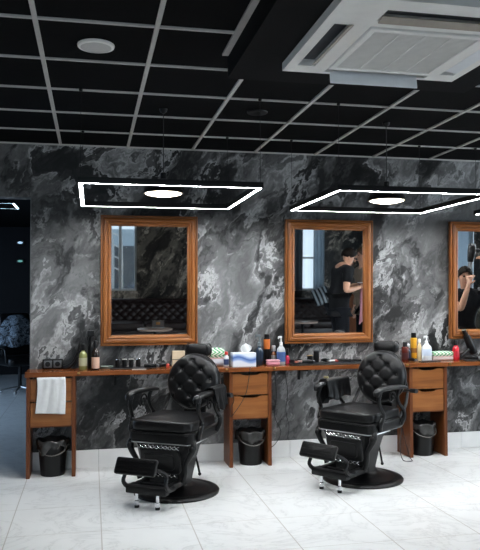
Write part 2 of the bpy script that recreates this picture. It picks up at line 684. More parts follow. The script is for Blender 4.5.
def window_y(n, x0, x1, z0, z1, y, bars, hbars):
    f = MB()
    t = .045
    f.box(x0, x0 + t, y - .1, y - .03, z0, z1).box(x1 - t, x1, y - .1, y - .03, z0, z1)
    f.box(x0 + t, x1 - t, y - .1, y - .03, z0, z0 + t).box(x0 + t, x1 - t, y - .1, y - .03, z1 - t, z1)
    for q in bars:
        f.box(q - .03, q + .03, y - .1, y - .03, z0 + t, z1 - t)
    for q in hbars:
        f.box(x0 + t, x1 - t, y - .095, y - .035, q - .02, q + .02)
    o = struct(f.build('window_%d' % n, M['winframe'], smooth=0), 'white framed shop window %s' % ('beside the long sofa' if n == 1 else 'behind the short sofa'), 'window')
    MB().box(x0 + t, x1 - t, y - .07, y - .064, z0 + t, z1 - t).build('pane', M['pane'], o, smooth=0)
    return o


window_y(1, *WIN[1], SOUTH, [-.6, .62], [])
window_y(2, *WIN[2], SOUTH, [4.25], [1.95])
for n, (y0, y1, z0, z1) in zip((3, 4), EWIN):
    f = MB()
    f.box(EAST + .05, EAST + .12, y0, y0 + .05, z0, z1).box(EAST + .05, EAST + .12, y1 - .05, y1, z0, z1)
    f.box(EAST + .05, EAST + .12, y0, y1, z0, z0 + .05).box(EAST + .05, EAST + .12, y0, y1, z1 - .05, z1)
    f.box(EAST + .05, EAST + .12, (y0 + y1) / 2 - .03, (y0 + y1) / 2 + .03, z0, z1)
    o = struct(f.build('window_%d' % n, M['winframe'], smooth=0), 'white framed side window %s' % ('nearer the back wall' if n == 3 else 'nearer the mirrors'), 'window')
    MB().box(EAST + .08, EAST + .086, y0 + .05, y1 - .05, z0 + .05, z1 - .05).build('pane', M['pane'], o, smooth=0)

# street outside the windows
struct(MB().box(-14, 16, -26, SOUTH - .21, -.25, -.12).build('street', M['asphalt'], smooth=0), 'grey street outside the windows', 'street')
bld = empty('street_building', (0, -19, -.12), 0, 'grey building across the street seen in the left mirror', 'building')
MB().box(-9, 3.2, -1.5, 0, 0, 3.1, .02).build('facade', M['facade'], bld, smooth=0)
for k in range(6):
    MB().box(-8.2 + 1.8 * k, -7.1 + 1.8 * k, 0, .03, .9, 2.5, .01).build('window', M['facade_glass'], bld, smooth=0)
stair = empty('outdoor_metal_stair', (.55, -10.6, 0), 0, 'pale metal framework outside the left window', 'framework')
s = MB()
for x in (-.05, .16):
    s.tube([(x, 0, 0), (x, 0, 2.2), (x - .12, .0, 2.9)], .022)
s.build('post', M['winframe'], stair)
for k in range(5):
    z = 1.7 + .27 * k
    MB().tube([(-.05, 0, z), (.17, .0, z - .10)], .018).build('rung', M['winframe'], stair)

# ceiling drop around the air conditioner
SB = CEIL - .13
struct(MB().box(.757, 2.235, -4.6, -2.605, SB, CEIL + .02, .002).build('ceiling_drop', M['soffit'], smooth=0),
       'black boxed ceiling drop around the air conditioner', 'ceiling drop')
struct(MB().box(.722, .757, -4.6, -2.63, CEIL - .008, CEIL + .004).build('trim_2', M['grid'], smooth=0),
       'pale edge strip along the ceiling drop', 'trim')

# side room seen through the doorway
struct(MB().box(-4.6, -4.4, .16, 4.9 - 2.6, 0, 3.1).box(-4.6, -4.4, 4.1, 8.2, 0, 3.1).box(-4.6, -4.4, 2.3, 4.1, 0, .7)
       .box(-4.6, -4.4, 2.3, 4.1, 2.3, 3.1).build('wall_side_room_left', M['navy'], smooth=0), 'dark wall of the next room', 'wall')
struct(MB().box(-4.6, .2, 8.0, 8.2, 0, 3.1).build('wall_side_room_back', M['navy'], smooth=0), 'dark navy back wall of the next room', 'wall')
struct(MB().box(.0, .2, .16, 8.2, 0, 3.1).build('wall_side_room_right', M['navy'], smooth=0), 'dark side wall of the next room', 'wall')
struct(MB().box(-4.6, .2, .16, 8.2, CEIL + .006, CEIL + .12).build('ceiling_side_room', M['ceil'], smooth=0), 'black ceiling of the next room', 'ceiling')
struct(MB().box(-4.6, WEST - .2, .16, 8.2, -.1, 0).build('floor_side_room', M['floor'], smooth=0), 'tiled floor of the next room', 'floor')


# ================================================================== CEILING THINGS
def led_frame(x0, x1, y0, y1, z, label, mat=None, group='LED frames over the stations', wires=True):
    mat = mat or M['led']
    c = ((x0 + x1) / 2, (y0 + y1) / 2)
    t = empty('led_frame_lamp', (c[0], c[1], z), 0, label, 'lamp', group)
    hx, hy, wd, ht = (x1 - x0) / 2, (y1 - y0) / 2, .036, .040
    f = MB()
    e = .0075
    for z0, z1, a, b_ in ((.003, ht, 0, wd), (-.0014, .003, 0, e - .0005), (-.0014, .003, wd - e + .0005, wd)):
        # solid bar on top, two thin lips below it that hold the diffuser
        f.box(-hx + a, hx - a, -hy + a, -hy + b_, z0, z1).box(-hx + a, hx - a, hy - b_, hy - a, z0, z1)
        f.box(-hx + a, -hx + b_, -hy + b_, hy - b_, z0, z1).box(hx - b_, hx - a, -hy + b_, hy - b_, z0, z1)
    f.build('frame_profile', M['blackmetal'], t, smooth=0)
    for (a, b_, c_, d) in ((-hx + e, hx - e, -hy + e, -hy + wd - e), (-hx + e, hx - e, hy - wd + e, hy - e),
                           (-hx + e, -hx + wd - e, -hy + wd - e, hy - wd + e), (hx - wd + e, hx - e, -hy + wd - e, hy - wd + e)):
        MB().box(a, b_, c_, d, .0008, .0028).build('led_strip', mat, t, smooth=0)
    if wires:
        for sx in (-1, 1):
            for sy in (-1, 1):
                px, py = sx * (hx - .018), sy * (hy - .018)
                wi = MB().tube([(px, py, ht), (px, py, CEIL - z - .008)], .0018, 6, smooth=False).build('suspension_wire', M['blackmetal'], t)
                MB().lathe([(.010, CEIL - z - .014), (.013, CEIL - z - .004), (.013, CEIL - z)], (px, py, 0), 20).build('canopy', M['pendant_shade'], wi)
    return t


led_frame(-.09, 1.165, -1.80, -.56, 2.285, 'black hanging light frame with white LED edge above the left mirror')
led_frame(1.705, 2.96, -1.80, -.56, 2.285, 'black hanging light frame with white LED edge above the middle mirror')
led_frame(3.49, 4.71, -1.80, -.56, 2.285, 'black hanging light frame above the right mirror, only its corner in view')
led_frame(-2.2, -.98, 3.0, 3.62, 2.75, 'cool white light frame in the dark room through the doorway', M['led_cool'], group='LED frames in the next room', wires=False)
for o in [q for q in bpy.data.objects if q.name.startswith('led_frame_lamp')][-1:]:
    for x in (-.5, .5):
        MB().tube([(x, 0.29, .04), (x, .29, CEIL - 2.75)], .003, 6, smooth=False).build('suspension_wire', M['blackmetal'], o)


def pendant(x, y, z, label):
    t = empty('pendant_lamp', (x, y, z), 0, label, 'lamp', 'pendant lamps inside the LED frames')
    top = CEIL - z
    MB().lathe([(.147, 0), (.150, .004), (.140, .035), (.118, .066), (.085, .088), (.045, .102), (.022, .106), (.022, .150), (.012, .156)], seg=40).build('shade', M['pendant_shade'], t)
    MB().lathe([(.02, -.020), (.075, -.016), (.12, -.006), (.140, .004), (.141, .012)], seg=40).build('light_disc', M['bulb'], t)
    MB().tube([(0, 0, .15), (0, 0, top - .02)], .0035, 6, smooth=False).build('cord', M['rubber'], t)
    MB().lathe([(.008, top - .035), (.026, top - .02), (.030, top - .002), (.030, top - .0005)], seg=24).build('canopy', M['pendant_shade'], t)
    return t


pendant(.512, -1.40, 2.285, 'round black pendant lamp glowing inside the left light frame')
pendant(2.285, -1.33, 2.285, 'round black pendant lamp glowing inside the middle light frame')
pendant(4.08, -1.36, 2.285, 'round black pendant lamp inside the right light frame')

# recessed ceiling speaker
sp = empty('ceiling_speaker', (.021, -2.638, CEIL), 0, 'round white speaker set flush in the black ceiling', 'speaker')
MB().lathe([(.084, -.016), (.098, -.012), (.100, -.004), (.100, 0)], seg=40).build('rim', M['white_plastic'], sp)
MB().lathe([(.02, -.0185), (.07, -.0185), (.083, -.016), (.083, -.010)], seg=40).build('mesh_cover', plain('speaker_mesh', (.62, .61, .59), .7, var=.08, scale=300, bump=.6, bscale=700), sp)
dk = empty('ceiling_downlight', (1.206, -1.45, CEIL), 0, 'unlit black round downlight in the ceiling left of the middle frame', 'downlight')
MB().lathe([(.062, -.012), (.075, -.010), (.078, 0)], seg=30).build('ring', M['pendant_shade'], dk)
MB().lathe([(.03, -.012), (.058, -.0125), (.060, -.006)], seg=30).build('lens', M['pendant_shade'], dk)

# air conditioner cassette
ac = empty('air_conditioner', (1.485, -3.40, SB), 0, 'white square ceiling air conditioner cassette in the black drop', 'air conditioner')


def ac_rect(m, x0, x1, y0, y1, z0, z1, bev=0):
    m.box(x0 - 1.485, x1 - 1.485, y0 + 3.40, y1 + 3.40, z0 - SB, z1 - SB, bev)


ZP = SB - .042          # panel underside
p = MB()
# panel built from strips around its slots and the intake
X0, X1, Y0, Y1 = .992, 1.978, -3.885, -2.925
cols = [X0, 1.045, 1.138, 1.215, 1.795, 1.85, 1.93, X1]
rows = [Y0, -3.785, -3.665, -3.60, -3.03, -3.012, -2.952, Y1]


def hole(i, j):
    cx = (cols[i] + cols[i + 1]) / 2
    cy = (rows[j] + rows[j + 1]) / 2
    if 1.215 < cx < 1.795 and (-3.785 < cy < -3.665 or -3.012 < cy < -2.952):
        return True
    if -3.60 < cy < -3.03 and (1.045 < cx < 1.138 or 1.85 < cx < 1.93):
        return True
    if 1.215 < cx < 1.795 and -3.60 < cy < -3.03:
        return True
    return False


for i in range(7):
    for j in range(7):
        if not hole(i, j):
            ac_rect(p, cols[i], cols[i + 1], rows[j], rows[j + 1], ZP, SB)
p.build('panel', M['white_plastic'], ac, smooth=0)
d = MB()
ac_rect(d, 1.04, 1.94, -3.80, -2.94, SB - .006, SB - .001)
d.build('duct', M['ac_dark'], ac, smooth=0)
gr = MB()
gx0, gx1, gy0, gy1 = 1.217, 1.793, -3.598, -3.032
ac_rect(gr, gx0, gx1, gy0, gy0 + .03, ZP - .012, ZP + .02, .003)
ac_rect(gr, gx0, gx1, gy1 - .03, gy1, ZP - .012, ZP + .02, .003)
ac_rect(gr, gx0, gx0 + .03, gy0 + .03, gy1 - .03, ZP - .012, ZP + .02, .003)
ac_rect(gr, gx1 - .03, gx1, gy0 + .03, gy1 - .03, ZP - .012, ZP + .02, .003)
gfo = gr.build('intake_frame', M['white_plastic'], ac, smooth=0)
gr = MB()
n = 34
for k in range(n):
    y = gy0 + .036 + (gy1 - gy0 - .072) * k / (n - 1)
    ac_rect(gr, gx0 + .03, gx1 - .03, y - .0042, y + .0042, ZP - .006, ZP + .012)
for k in range(1, 4):
    x = gx0 + .03 + (gx1 - gx0 - .06) * k / 4
    ac_rect(gr, x - .004, x + .004, gy0 + .03, gy1 - .03, ZP - .008, ZP + .012)
gr.build('intake_grille', M['ac_grille'], gfo, smooth=0)
d = MB()
ac_rect(d, gx0 + .03, gx1 - .03, gy0 + .03, gy1 - .03, ZP + .014, ZP + .018)
d.build('intake_filter', flat('filter_grey', (.22, .22, .21), .8), gfo, smooth=0)


def flap(cx, cy, lx, ly, rot, mat, name='louver_flap', th=.006):
    m = MB()
    m.box(-lx / 2, lx / 2, -ly / 2, ly / 2, -th / 2, th / 2, .002)
    o = m.build(name, mat, ac, smooth=0)
    o.location = (cx[0] - 1.485, cx[1] + 3.40, cx[2] - SB)
    o.rotation_euler = rot
    return o


flap((1.492, -2.972, ZP - .030), 0, .50, .072, (math.radians(82), 0, 0), M['ac_flap'])
flap((1.122, -3.345, ZP - .004), 0, .036, .52, (0, math.radians(-30), 0), M['ac_brown'])
flap((1.505, -3.693, ZP - .004), 0, .572, .052, (math.radians(-14), 0, 0), M['ac_brown'])
flap((1.885, -3.345, ZP - .002), 0, .066, .52, (0, math.radians(8), 0), M['ac_flap'])


# ================================================================== MIRRORS
def mirror(x0, x1, z0, z1, label):
    cx = (x0 + x1) / 2
    t = empty('wall_mirror', (cx, 0, z0), 0, label, 'mirror', 'wood framed mirrors on the marble wall')
    hw, H = (x1 - x0) / 2, z1 - z0
    prof = [(0, .0), (0, .036), (.004, .042), (.014, .042), (.017, .028), (.021, .028), (.024, .046), (.038, .051), (.054, .047),
            (.061, .034), (.066, .032), (.069, .040), (.079, .038), (.086, .027), (.090, .016), (.096, .013), (.096, 0)]
    corners = [(-hw, 0, 1, 1), (hw, 0, -1, 1), (hw, H, -1, -1), (-hw, H, 1, -1)]
    names = ('frame_v', 'frame_h')
    for k in range(4):
        a, b_ = corners[k], corners[(k + 1) % 4]
        m = MB()
        A = [m.bm.verts.new((a[0] + u * a[2], -.012 - h, a[1] + u * a[3])) for u, h in prof]
        B = [m.bm.verts.new((b_[0] + u * b_[2], -.012 - h, b_[1] + u * b_[3])) for u, h in prof]
        for i in range(len(prof) - 1):
            m.bm.faces.new((A[i], A[i + 1], B[i + 1], B[i]))
        m.bm.faces.new((A[-1], A[0], B[0], B[-1]))
        m.bm.faces.new(A)
        m.bm.faces.new(list(reversed(B)))
        m.build('frame_rail' if k % 2 == 0 else 'frame_stile', M['frame_h' if k % 2 == 0 else 'frame_v'], t, smooth=50)
    MB().box(-hw + .085, hw - .085, -.022, -.014, .085, H - .085).build('mirror_glass', M['mirror'], t, smooth=0)
    MB().box(-hw + .03, hw - .03, -.014, .0, .03, H - .03).build('backing_board', M['blackplastic'], t, smooth=0)
    t.rotation_euler = (.0250, 0, 0)
    t.location.y = -.002
    return t


mirror(.080, .962, 1.090, 2.272, 'wood framed mirror on the left, reflecting a window, a tufted sofa and a round table')
mirror(1.805, 2.690, 1.080, 2.267, 'wood framed mirror in the middle, reflecting a man in a black tee')
mirror(3.515, 4.40, 1.098, 2.276, 'wood framed mirror at the right edge, reflecting someone holding a hair dryer')

# ================================================================== STATION FURNITURE
WT = .893


def drawer(parent, x0, x1, z0, z1, y):
    """Drawer front with a scooped finger notch in its top edge, on a box."""
    w_ = x1 - x0
    pts = [(x0, z0), (x1, z0), (x1, z1)]
    for k in range(9):
        u = k / 8
        xx = x0 + w_ * (.78 - .56 * u)
        s_ = min(1, min(u, 1 - u) / .18)
        pts.append((xx, z1 - .017 * (s_ * s_ * (3 - 2 * s_))))
    pts.append((x0, z1))
    o = MB().prism(pts, 'y', y, y + .018).build('drawer', M['drawer'], parent, smooth=0)
    MB().box(x0 + .012, x1 - .012, y + .018, -.03, z0 + .01, z1 - .035).build('drawer_box', M['cabinet'], o, smooth=0)
    return o


def cabinet(x0, x1, label):
    cx = (x0 + x1) / 2
    h = (x1 - x0) / 2
    t = empty('drawer_cabinet', (cx, 0, 0), 0, label, 'cabinet', 'wooden drawer cabinets under the counter')
    MB().box(-h, -h + .032, -.30, -.013, 0, WT - .04, .0015).build('side_panel', M['cabinet_v'], t, smooth=0)
    MB().box(h - .032, h, -.30, -.013, 0, WT - .04, .0015).build('side_panel', M['cabinet_v'], t, smooth=0)
    MB().box(-h + .032, h - .032, -.285, -.02, .424, .437, .001).build('bottom_board', M['cabinet'], t, smooth=0)
    drawer(t, -h + .034, h - .034, .645, .838, -.292)
    drawer(t, -h + .034, h - .034, .438, .634, -.292)
    MB().box(-h - .012, h + .012, -.315, -.002, WT - .04, WT, .003).build('worktop', M['worktop'], t, smooth=0)
    return t


cabinet(-.538, -.130, 'wooden two-drawer cabinet by the doorway with a towel over its drawer')
cabinet(1.212, 1.602, 'wooden two-drawer cabinet between the two barber chairs')
cabinet(2.952, 3.339, 'wooden two-drawer cabinet right of the second barber chair')


def shelf(x0, x1, label):
    t = empty('counter_shelf', ((x0 + x1) / 2, 0, WT), 0, label, 'shelf', 'wooden counter shelves between the cabinets')
    h = (x1 - x0) / 2
    MB().box(-h, h, -.315, -.002, -.038, 0, .003).build('board', M['worktop'], t, smooth=0)
    for s_ in (-1, 1):
        if abs(x1) > 5 and s_ > 0:
            continue
        br = MB()
        br.box(s_ * (h - .012) - .011, s_ * (h - .012) + .011, -.321, -.3155, -.020, -.004, .001)
        br.box(s_ * (h - .012) - .006, s_ * (h - .012) + .006, -.324, -.321, -.016, -.008, .001)
        br.build('brass_catch', M['brass'], t, smooth=0)
    for x in (-h * .5, h * .5):
        MB().prism([(-.30, -.038), (-.002, -.038), (-.002, -.16), (-.02, -.16), (-.04, -.065), (-.27, -.055)], 'x', x - .01, x + .01).build('wall_bracket', M['blackmetal'], t, smooth=0)
    return t


shelf(-.117, 1.199, 'wooden counter shelf below the left mirror')
shelf(1.615, 2.939, 'wooden counter shelf below the middle mirror')
shelf(3.352, 6.4, 'wooden counter shelf below the right mirror')


# ---------------------------------------------------------------- waste bins
def bin_(x, y, label):
    t = empty('waste_bin', (x, y, 0), 0, label, 'bin', 'black waste bins under the cabinets')
    MB().lathe([(.098, 0), (.102, .004), (.126, .290), (.129, .295), (.122, .295), (.096, .012), (.02, .010)], seg=36).build('bucket', M['blackplastic'], t)
    rng = random.Random(int(x * 100))
    ph = [rng.uniform(0, 6.28) for _ in range(4)]

    def fn(u, v):
        a = 2 * PI * u
        wob = .006 * math.sin(5 * a + ph[0]) + .005 * math.sin(9 * a + ph[1])
        prof = [(.094, .23), (.116, .290), (.128, .308), (.137, .300), (.138, .274), (.135, .225)]
        k = v * (len(prof) - 1)
        i = min(len(prof) - 2, int(k))
        f_ = k - i
        r = prof[i][0] * (1 - f_) + prof[i + 1][0] * f_
        z = prof[i][1] * (1 - f_) + prof[i + 1][1] * f_
        drop = max(0, v - .5) * 2
        return ((r + wob * (.3 + drop)) * math.cos(a), (r + wob * (.3 + drop)) * math.sin(a),
                z - drop * (.025 * math.sin(3 * a + ph[2]) + .012 * math.sin(8 * a + ph[3])) + .006 * math.sin(7 * a + ph[1]))
    o = MB().grid(64, 12, fn, closed_u=True).build('bin_bag', M['bag'], t)
    solidify(o, .002)
    m = MB()
    m.tube([(-.130, 0, .280), (-.10, -.095, .215), (0, -.138, .185), (.10, -.095, .215), (.130, 0, .280)], .004, 6)
    m.build('handle', flat('handle_grey', (.12, .11, .10), .4), t)
    return t


bin_(-.325, -.175, 'black waste bin under the cabinet beside the doorway')
bin_(1.437, -.165, 'black waste bin under the cabinet between the barber chairs')
bin_(3.140, -.165, 'black waste bin under the cabinet on the right')

# ---------------------------------------------------------------- towel over the drawer
tw = MB()


def towel_fn(u, v):
    x = -.118 + .236 * u + .010 * (v - .5) * (1 if u > .5 else -1) * v
    L = v * .335
    wav = .006 * math.sin(u * 9 + 1.2) * v + .003 * math.sin(u * 21 + v * 3)
    if L < .035:
        a = L / .035
        return (x, .020 - .034 * a, .012 - .004 * a * a)
    return (x + .006 * math.sin(v * 4), -.016 - wav * .8 - .004 * v, .006 - (L - .035) - .012 * (u - .5) * (1 + v) * .6)


t = tw.grid(26, 32, towel_fn).build('hand_towel', M['towel'], None, smooth=60)
solidify(t, .009, 0)
t.location = (-.335, -.300, .838)
tag(t, 'white towel hanging over the top drawer of the left cabinet', 'towel')


# ================================================================== BARBER CHAIRS
def rounded_slab(hx, hy, z0, z1, r, bulge=.0, nseg=6, n=12):
    """Rounded rectangular cushion outline; returns an MB."""
    m = MB()
    pts = []
    for (cx, cy, a0) in ((hx - r, hy - r, 0), (-hx + r, hy - r, PI / 2), (-hx + r, -hy + r, PI), (hx - r, -hy + r, 1.5 * PI)):
        for k in range(nseg + 1):
            a = a0 + (PI / 2) * k / nseg
            pts.append((cx + r * math.cos(a), cy + r * math.sin(a)))
    N = len(pts)
    rings = []
    hh = (z1 - z0) / 2
    zc = (z0 + z1) / 2
    for j in range(n + 1):
        a = -PI / 2 + PI * j / n
        ins = (1 - abs(math.cos(a)) ** .55) * min(hh, .05)
        zz = zc + math.copysign(abs(math.sin(a)) ** .6, math.sin(a)) * hh
        rings.append([(px * (1 - ins / hx), py * (1 - ins / hy), zz) for px, py in pts])
    V = [[m.bm.verts.new(c) for c in ring] for ring in rings]
    for j in range(n):
        for k in range(N):
            k2 = (k + 1) % N
            m.bm.faces.new((V[j][k], V[j][k2], V[j + 1][k2], V[j + 1][k]))
    # crowned top and flat bottom
    top = [Vector(v.co) for v in V[-1]]
    prev = V[-1]
    for s_, dz in ((.75, .35), (.45, .75), (.15, 1.0)):
        cur = [m.bm.verts.new((c.x * s_, c.y * s_, c.z + bulge * dz)) for c in top]
        for k in range(N):
            k2 = (k + 1) % N
            m.bm.faces.new((prev[k], prev[k2], cur[k2], cur[k]))
        prev = cur
    m.bm.faces.new(prev)
    m.bm.faces.new(list(reversed(V[0])))
    return m


BUTTONS = [(0, .165), (-.085, .093), (.085, .093), (-.170, .021), (0, .021), (.170, .021), (-.085, -.051), (.085, -.051), (0, -.123), (-.155, -.118), (.155, -.118), (.0, -.20)]


def tuft_depth(x, z):
    d = 0.0
    for (bx, bz) in BUTTONS:
        d += .019 * math.exp(-((x - bx) ** 2 + (z - bz) ** 2) / .00042)
    # diagonal folds run through the buttons
    u = (x / .085 + (z - .021) / .072) / 2
    w = (x / .085 - (z - .021) / .072) / 2
    fade = max(0.0, 1 - ((x * x + z * z) ** .5 / .225) ** 6)
    for q in (u, w):
        f = abs(q - round(q)) * .11
        d += .0033 * math.exp(-(f * f) / .00016) * fade
    return min(d, .024)


def make_chair():
    t = empty('barber_chair', (0, 0, 0))
    # base plate and column
    MB().lathe([(.335, 0), (.338, .012), (.330, .022), (.300, .032), (.285, .028), (.255, .030), (.215, .048), (.16, .060), (.125, .075), (.105, .11), (.10, .15), (.02, .15)], seg=64).build('base_plate', M['castiron'], t)
    MB().lathe([(.075, .14), (.075, .30), (.095, .34), (.12, .43), (.02, .43)], seg=32).build('hydraulic_column', M['blackmetal'], t)
    # pump housing: tapered body under the seat
    m = MB()
    secs = [(.115, .175, -.235, -.06), (.16, .18, -.245, -.05), (.30, .205, -.262, -.03), (.385, .22, -.275, .0), (.435, .245, -.285, .06)]
    rings = []
    for (z, hx, yf, yb) in secs:
        c = .04
        ring = [(-hx + c, yf, z), (hx - c, yf, z), (hx, yf + c, z), (hx, yb - c, z), (hx - c, yb, z), (-hx + c, yb, z), (-hx, yb - c, z), (-hx, yf + c, z)]
        rings.append([m.bm.verts.new(q) for q in ring])
    for a, b_ in zip(rings, rings[1:]):
        for k in range(8):
            m.bm.faces.new((a[k], a[(k + 1) % 8], b_[(k + 1) % 8], b_[k]))
    m.bm.faces.new(list(reversed(rings[0])))
    m.bm.faces.new(rings[-1])
    m.build('pump_housing', M['leather'], t, smooth=35)
    # padded calf panel on the housing front
    o = rounded_slab(.165, .092, 0, .034, .03, .006).build('calf_pad', M['leather'], t)
    o.location = (0, -.252, .300)
    o.rotation_euler = (PI / 2 + .14, 0, 0)
    o2 = rounded_slab(.126, .060, .028, .046, .03, .004).build('calf_pad_inlay', M['leather'], o)
    # chrome lattice trim above and below the pad
    for (zc, hx, yy, nm, rows_) in ((.404, .165, -.292, 9, 1.0), (.195, .135, -.268, 7, 1.0)):
        l = MB()
        for k in range(nm):
            x = -hx + 2 * hx * (k + .5) / nm
            s_ = hx / nm
            for sg in (-1, 1):
                l.tube([(x - s_, yy, zc - .013 * sg), (x, yy - .004, zc + .004 * sg), (x + s_, yy, zc + .013 * sg)], .0030, 6)
            l.ball((x, yy - .004, zc), .0062, seg=8)
        l.build('chrome_lattice', M['chrome'], t)
    l = MB()
    for zc in (.432,):
        l.tube([(-.262, .0, zc), (-.262, -.26, zc), (-.23, -.296, zc), (.23, -.296, zc), (.262, -.26, zc), (.262, .0, zc)], .0045, 8, smooth=False)
    l.build('chrome_rail', M['steel'], t)
    for s_ in (-1, 1):
        sb = MB().tube([(s_ * .250, -.235, .45), (s_ * .268, -.262, .405), (s_ * .240, -.270, .345), (s_ * .205, -.262, .285), (s_ * .200, -.262, .215), (s_ * .180, -.262, .15)], [.024, .026, .022, .018, .018, .020], 10)
        sb.ball((s_ * .262, -.268, .398), .030, seg=12)
        sb.build('side_bracket', M['castiron'], t)
    # seat frame and cushion
    fr = rounded_slab(.272, .270, .425, .525, .05, 0, n=6)
    o = fr.build('seat_frame', M['castiron'], t, smooth=35)
    o.location = (0, -.025, 0)
    rim = MB()
    rim.tube([(-.262, .20, .505), (-.270, -.24, .505), (-.232, -.295, .505), (.232, -.295, .505), (.270, -.24, .505), (.262, .20, .505)], .006, 8, smooth=False)
    rim.build('frame_molding', M['castiron'], t)
    c = rounded_slab(.255, .262, .512, .598, .07, .014)
    o = c.build('seat_cushion', M['leather'], t, smooth=70)
    o.location = (0, -.035, 0)
    # arm rests
    for s_ in (-1, 1):
        ax = s_ * .288
        arm = MB()
        arm.tube([(ax, -.255, .735), (ax, -.248, .764), (ax, -.205, .782), (ax, -.08, .785), (ax, .12, .778), (ax, .22, .765)],
                 [.020, .030, .034, .034, .031, .022], 14, .62)
        ao = arm.build('armrest', M['leather'], t)
        fs = MB()
        fs.tube([(s_ * .272, -.18, .46), (s_ * .292, -.205, .51), (s_ * .300, -.165, .575), (s_ * .294, -.20, .64), (s_ * .290, -.225, .70), (ax, -.195, .77)],
                [.022, .020, .017, .015, .016, .020], 10)
        fs.ball((s_ * .298, -.172, .575), .022, seg=12)
        fs.build('arm_support', M['castiron'], ao)
        rs = MB()
        rs.tube([(s_ * .272, .16, .46), (s_ * .290, .19, .52), (s_ * .296, .17, .585), (s_ * .292, .11, .64), (s_ * .290, .08, .70), (ax, .11, .765)],
                [.020, .018, .015, .014, .014, .018], 10)
        rs.ball((s_ * .294, .168, .585), .019, seg=12)
        rs.build('arm_support', M['castiron'], ao)
        # scroll below the arm
        sc = MB()
        pts = []
        for k in range(15):
            a = k / 14 * 2.6 * PI
            r_ = .058 - .046 * k / 14
            pts.append((s_ * .290, -.01 + r_ * math.cos(a), .700 + r_ * math.sin(a)))
        sc.tube(pts, .007, 6)
        sc.build('arm_scroll', M['castiron'], ao)
    # round tufted back
    RX, RZ, TH = .232, .228, .085

    def back_fn(u, v):
        a = 2 * PI * u
        if v < .72:
            r = v / .72
            q = r ** .85
            h = TH * (1 - q ** 5) ** .5 if q < 1 else 0
            x, z = RX * q * math.cos(a), RZ * q * math.sin(a)
            return (x, -.02 - max(0.0, h) + tuft_depth(x, z) * (1 if q < .97 else 0), z)
        r = (v - .72) / .28
        return (RX * (1 - .12 * r * r) * math.cos(a), -.02 + .055 * min(1, r * 1.6), RZ * (1 - .12 * r * r) * math.sin(a)) if r < .62 else \
               (RX * (1 - .046) * (1 - (r - .62) / .38) * math.cos(a), .035 + .006 * (r - .62), RZ * (1 - .046) * (1 - (r - .62) / .38) * math.sin(a))
    m = MB().grid(120, 84, back_fn, closed_u=True)
    bmesh.ops.remove_doubles(m.bm, verts=m.bm.verts[:], dist=.0004)
    bk = m.build('backrest', M['leather'], t, smooth=80)
    bk.location = (0, .345, .822)
    bk.rotation_euler = (math.radians(-11), 0, 0)
    for (x, z) in BUTTONS:
        q = (x * x + z * z) ** .5 / RX
        h = TH * max(0, 1 - q ** 5) ** .5
        b_ = MB().ball((x, -.02 - h + .024, z), .011, 1, .6, 1, 12)
        b_.build('button', M['leather'], bk)
    pi_ = MB()
    pi_.tube([(RX * 1.0 * math.cos(2 * PI * k / 32), -.016, RZ * math.sin(2 * PI * k / 32)) for k in range(33)], .008, 8)
    pi_.build('piping', M['leather'], bk)
    sh = MB()
    sh.box(-.10, .10, .036, .060, -.30, .06, .01).box(-.03, .03, .038, .056, .05, .30, .006)
    sh.build('back_bracket', M['castiron'], bk, smooth=35)
    sd = MB()
    for s_ in (-1, 1):
        sd.tube([(s_ * .23, .14, .48), (s_ * .25, .27, .58), (s_ * .235, .355, .70), (s_ * .20, .388, .80)], [.018, .016, .014, .014], 8)
    sd.tube([(-.20, .388, .80), (.20, .388, .80)], .012, 8, smooth=False)
    sd.build('back_hinge', M['castiron'], t)
    # headrest
    hr = MB()
    hr.ball((0, 0, 0), 1.0, .118, .058, .056, 26, power=.72)
    ho = hr.build('headrest', M['leather'], t, smooth=80)
    ho.location = (0, .425, 1.078)
    ho.rotation_euler = (math.radians(-14), 0, 0)
    for s_ in (-1, 1):
        seam = MB()
        seam.tube([(s_ * .094, .055 * math.cos(2 * PI * k / 20), .057 * math.sin(2 * PI * k / 20)) for k in range(21)], .004, 6)
        seam.build('piping', M['leather'], ho)
    MB().box(-.018, .018, -.006, .006, -.16, .0).build('headrest_post', M['steel'], ho, smooth=0).location = (0, .056, 0)
    # footrest: step frame, S-shaped arms, swinging plate
    ft = MB()
    ft.box(-.165, .165, -.510, -.445, .105, .160, .010)
    ft.box(-.160, -.110, -.446, -.20, .11, .156, .008).box(.110, .160, -.446, -.20, .11, .156, .008)
    ft.box(-.111, .111, -.38, -.34, .118, .150, .004)
    fo = ft.build('footrest', M['castiron'], t, smooth=35)
    for s_ in (-1, 1):
        MB().tube([(s_ * .165, -.38, .135), (s_ * .170, -.47, .145), (s_ * .172, -.525, .195), (s_ * .170, -.505, .245), (s_ * .166, -.555, .290), (s_ * .150, -.625, .320)], [.020, .018, .015, .014, .014, .013], 8).build('footrest_arm', M['castiron'], fo)
        MB().lathe([(.014, .018), (.016, .05), (.012, .054), (.012, .11)], (s_ * .085, -.480, 0), 14).build('peg', M['chrome'], fo)
        MB().lathe([(.018, .0), (.018, .016), (.012, .02)], (s_ * .085, -.480, 0), 14).build('peg_foot', M['blackplastic'], fo)
    pl = rounded_slab(.162, .060, -.014, .020, .016, .004).build('foot_plate', M['leather'], fo, smooth=60)
    pl.location = (0, -.640, .335)
    pl.rotation_euler = (math.radians(62), 0, 0)
    rib = MB()
    for k in range(3):
        rib.box(-.140, .140, -.038 + .034 * k, -.031 + .034 * k, .022, .0258, .001)
    rib.build('grip_ribs', M['leather'], pl, smooth=0)
    # levers
    lv = MB()
    lv.tube([(.05, .0, .35), (.16, -.03, .325), (.20, -.06, .28), (.245, -.10, .185)], [.010, .009, .008, .008], 8)
    lv.ball((.247, -.103, .182), .013, seg=10)
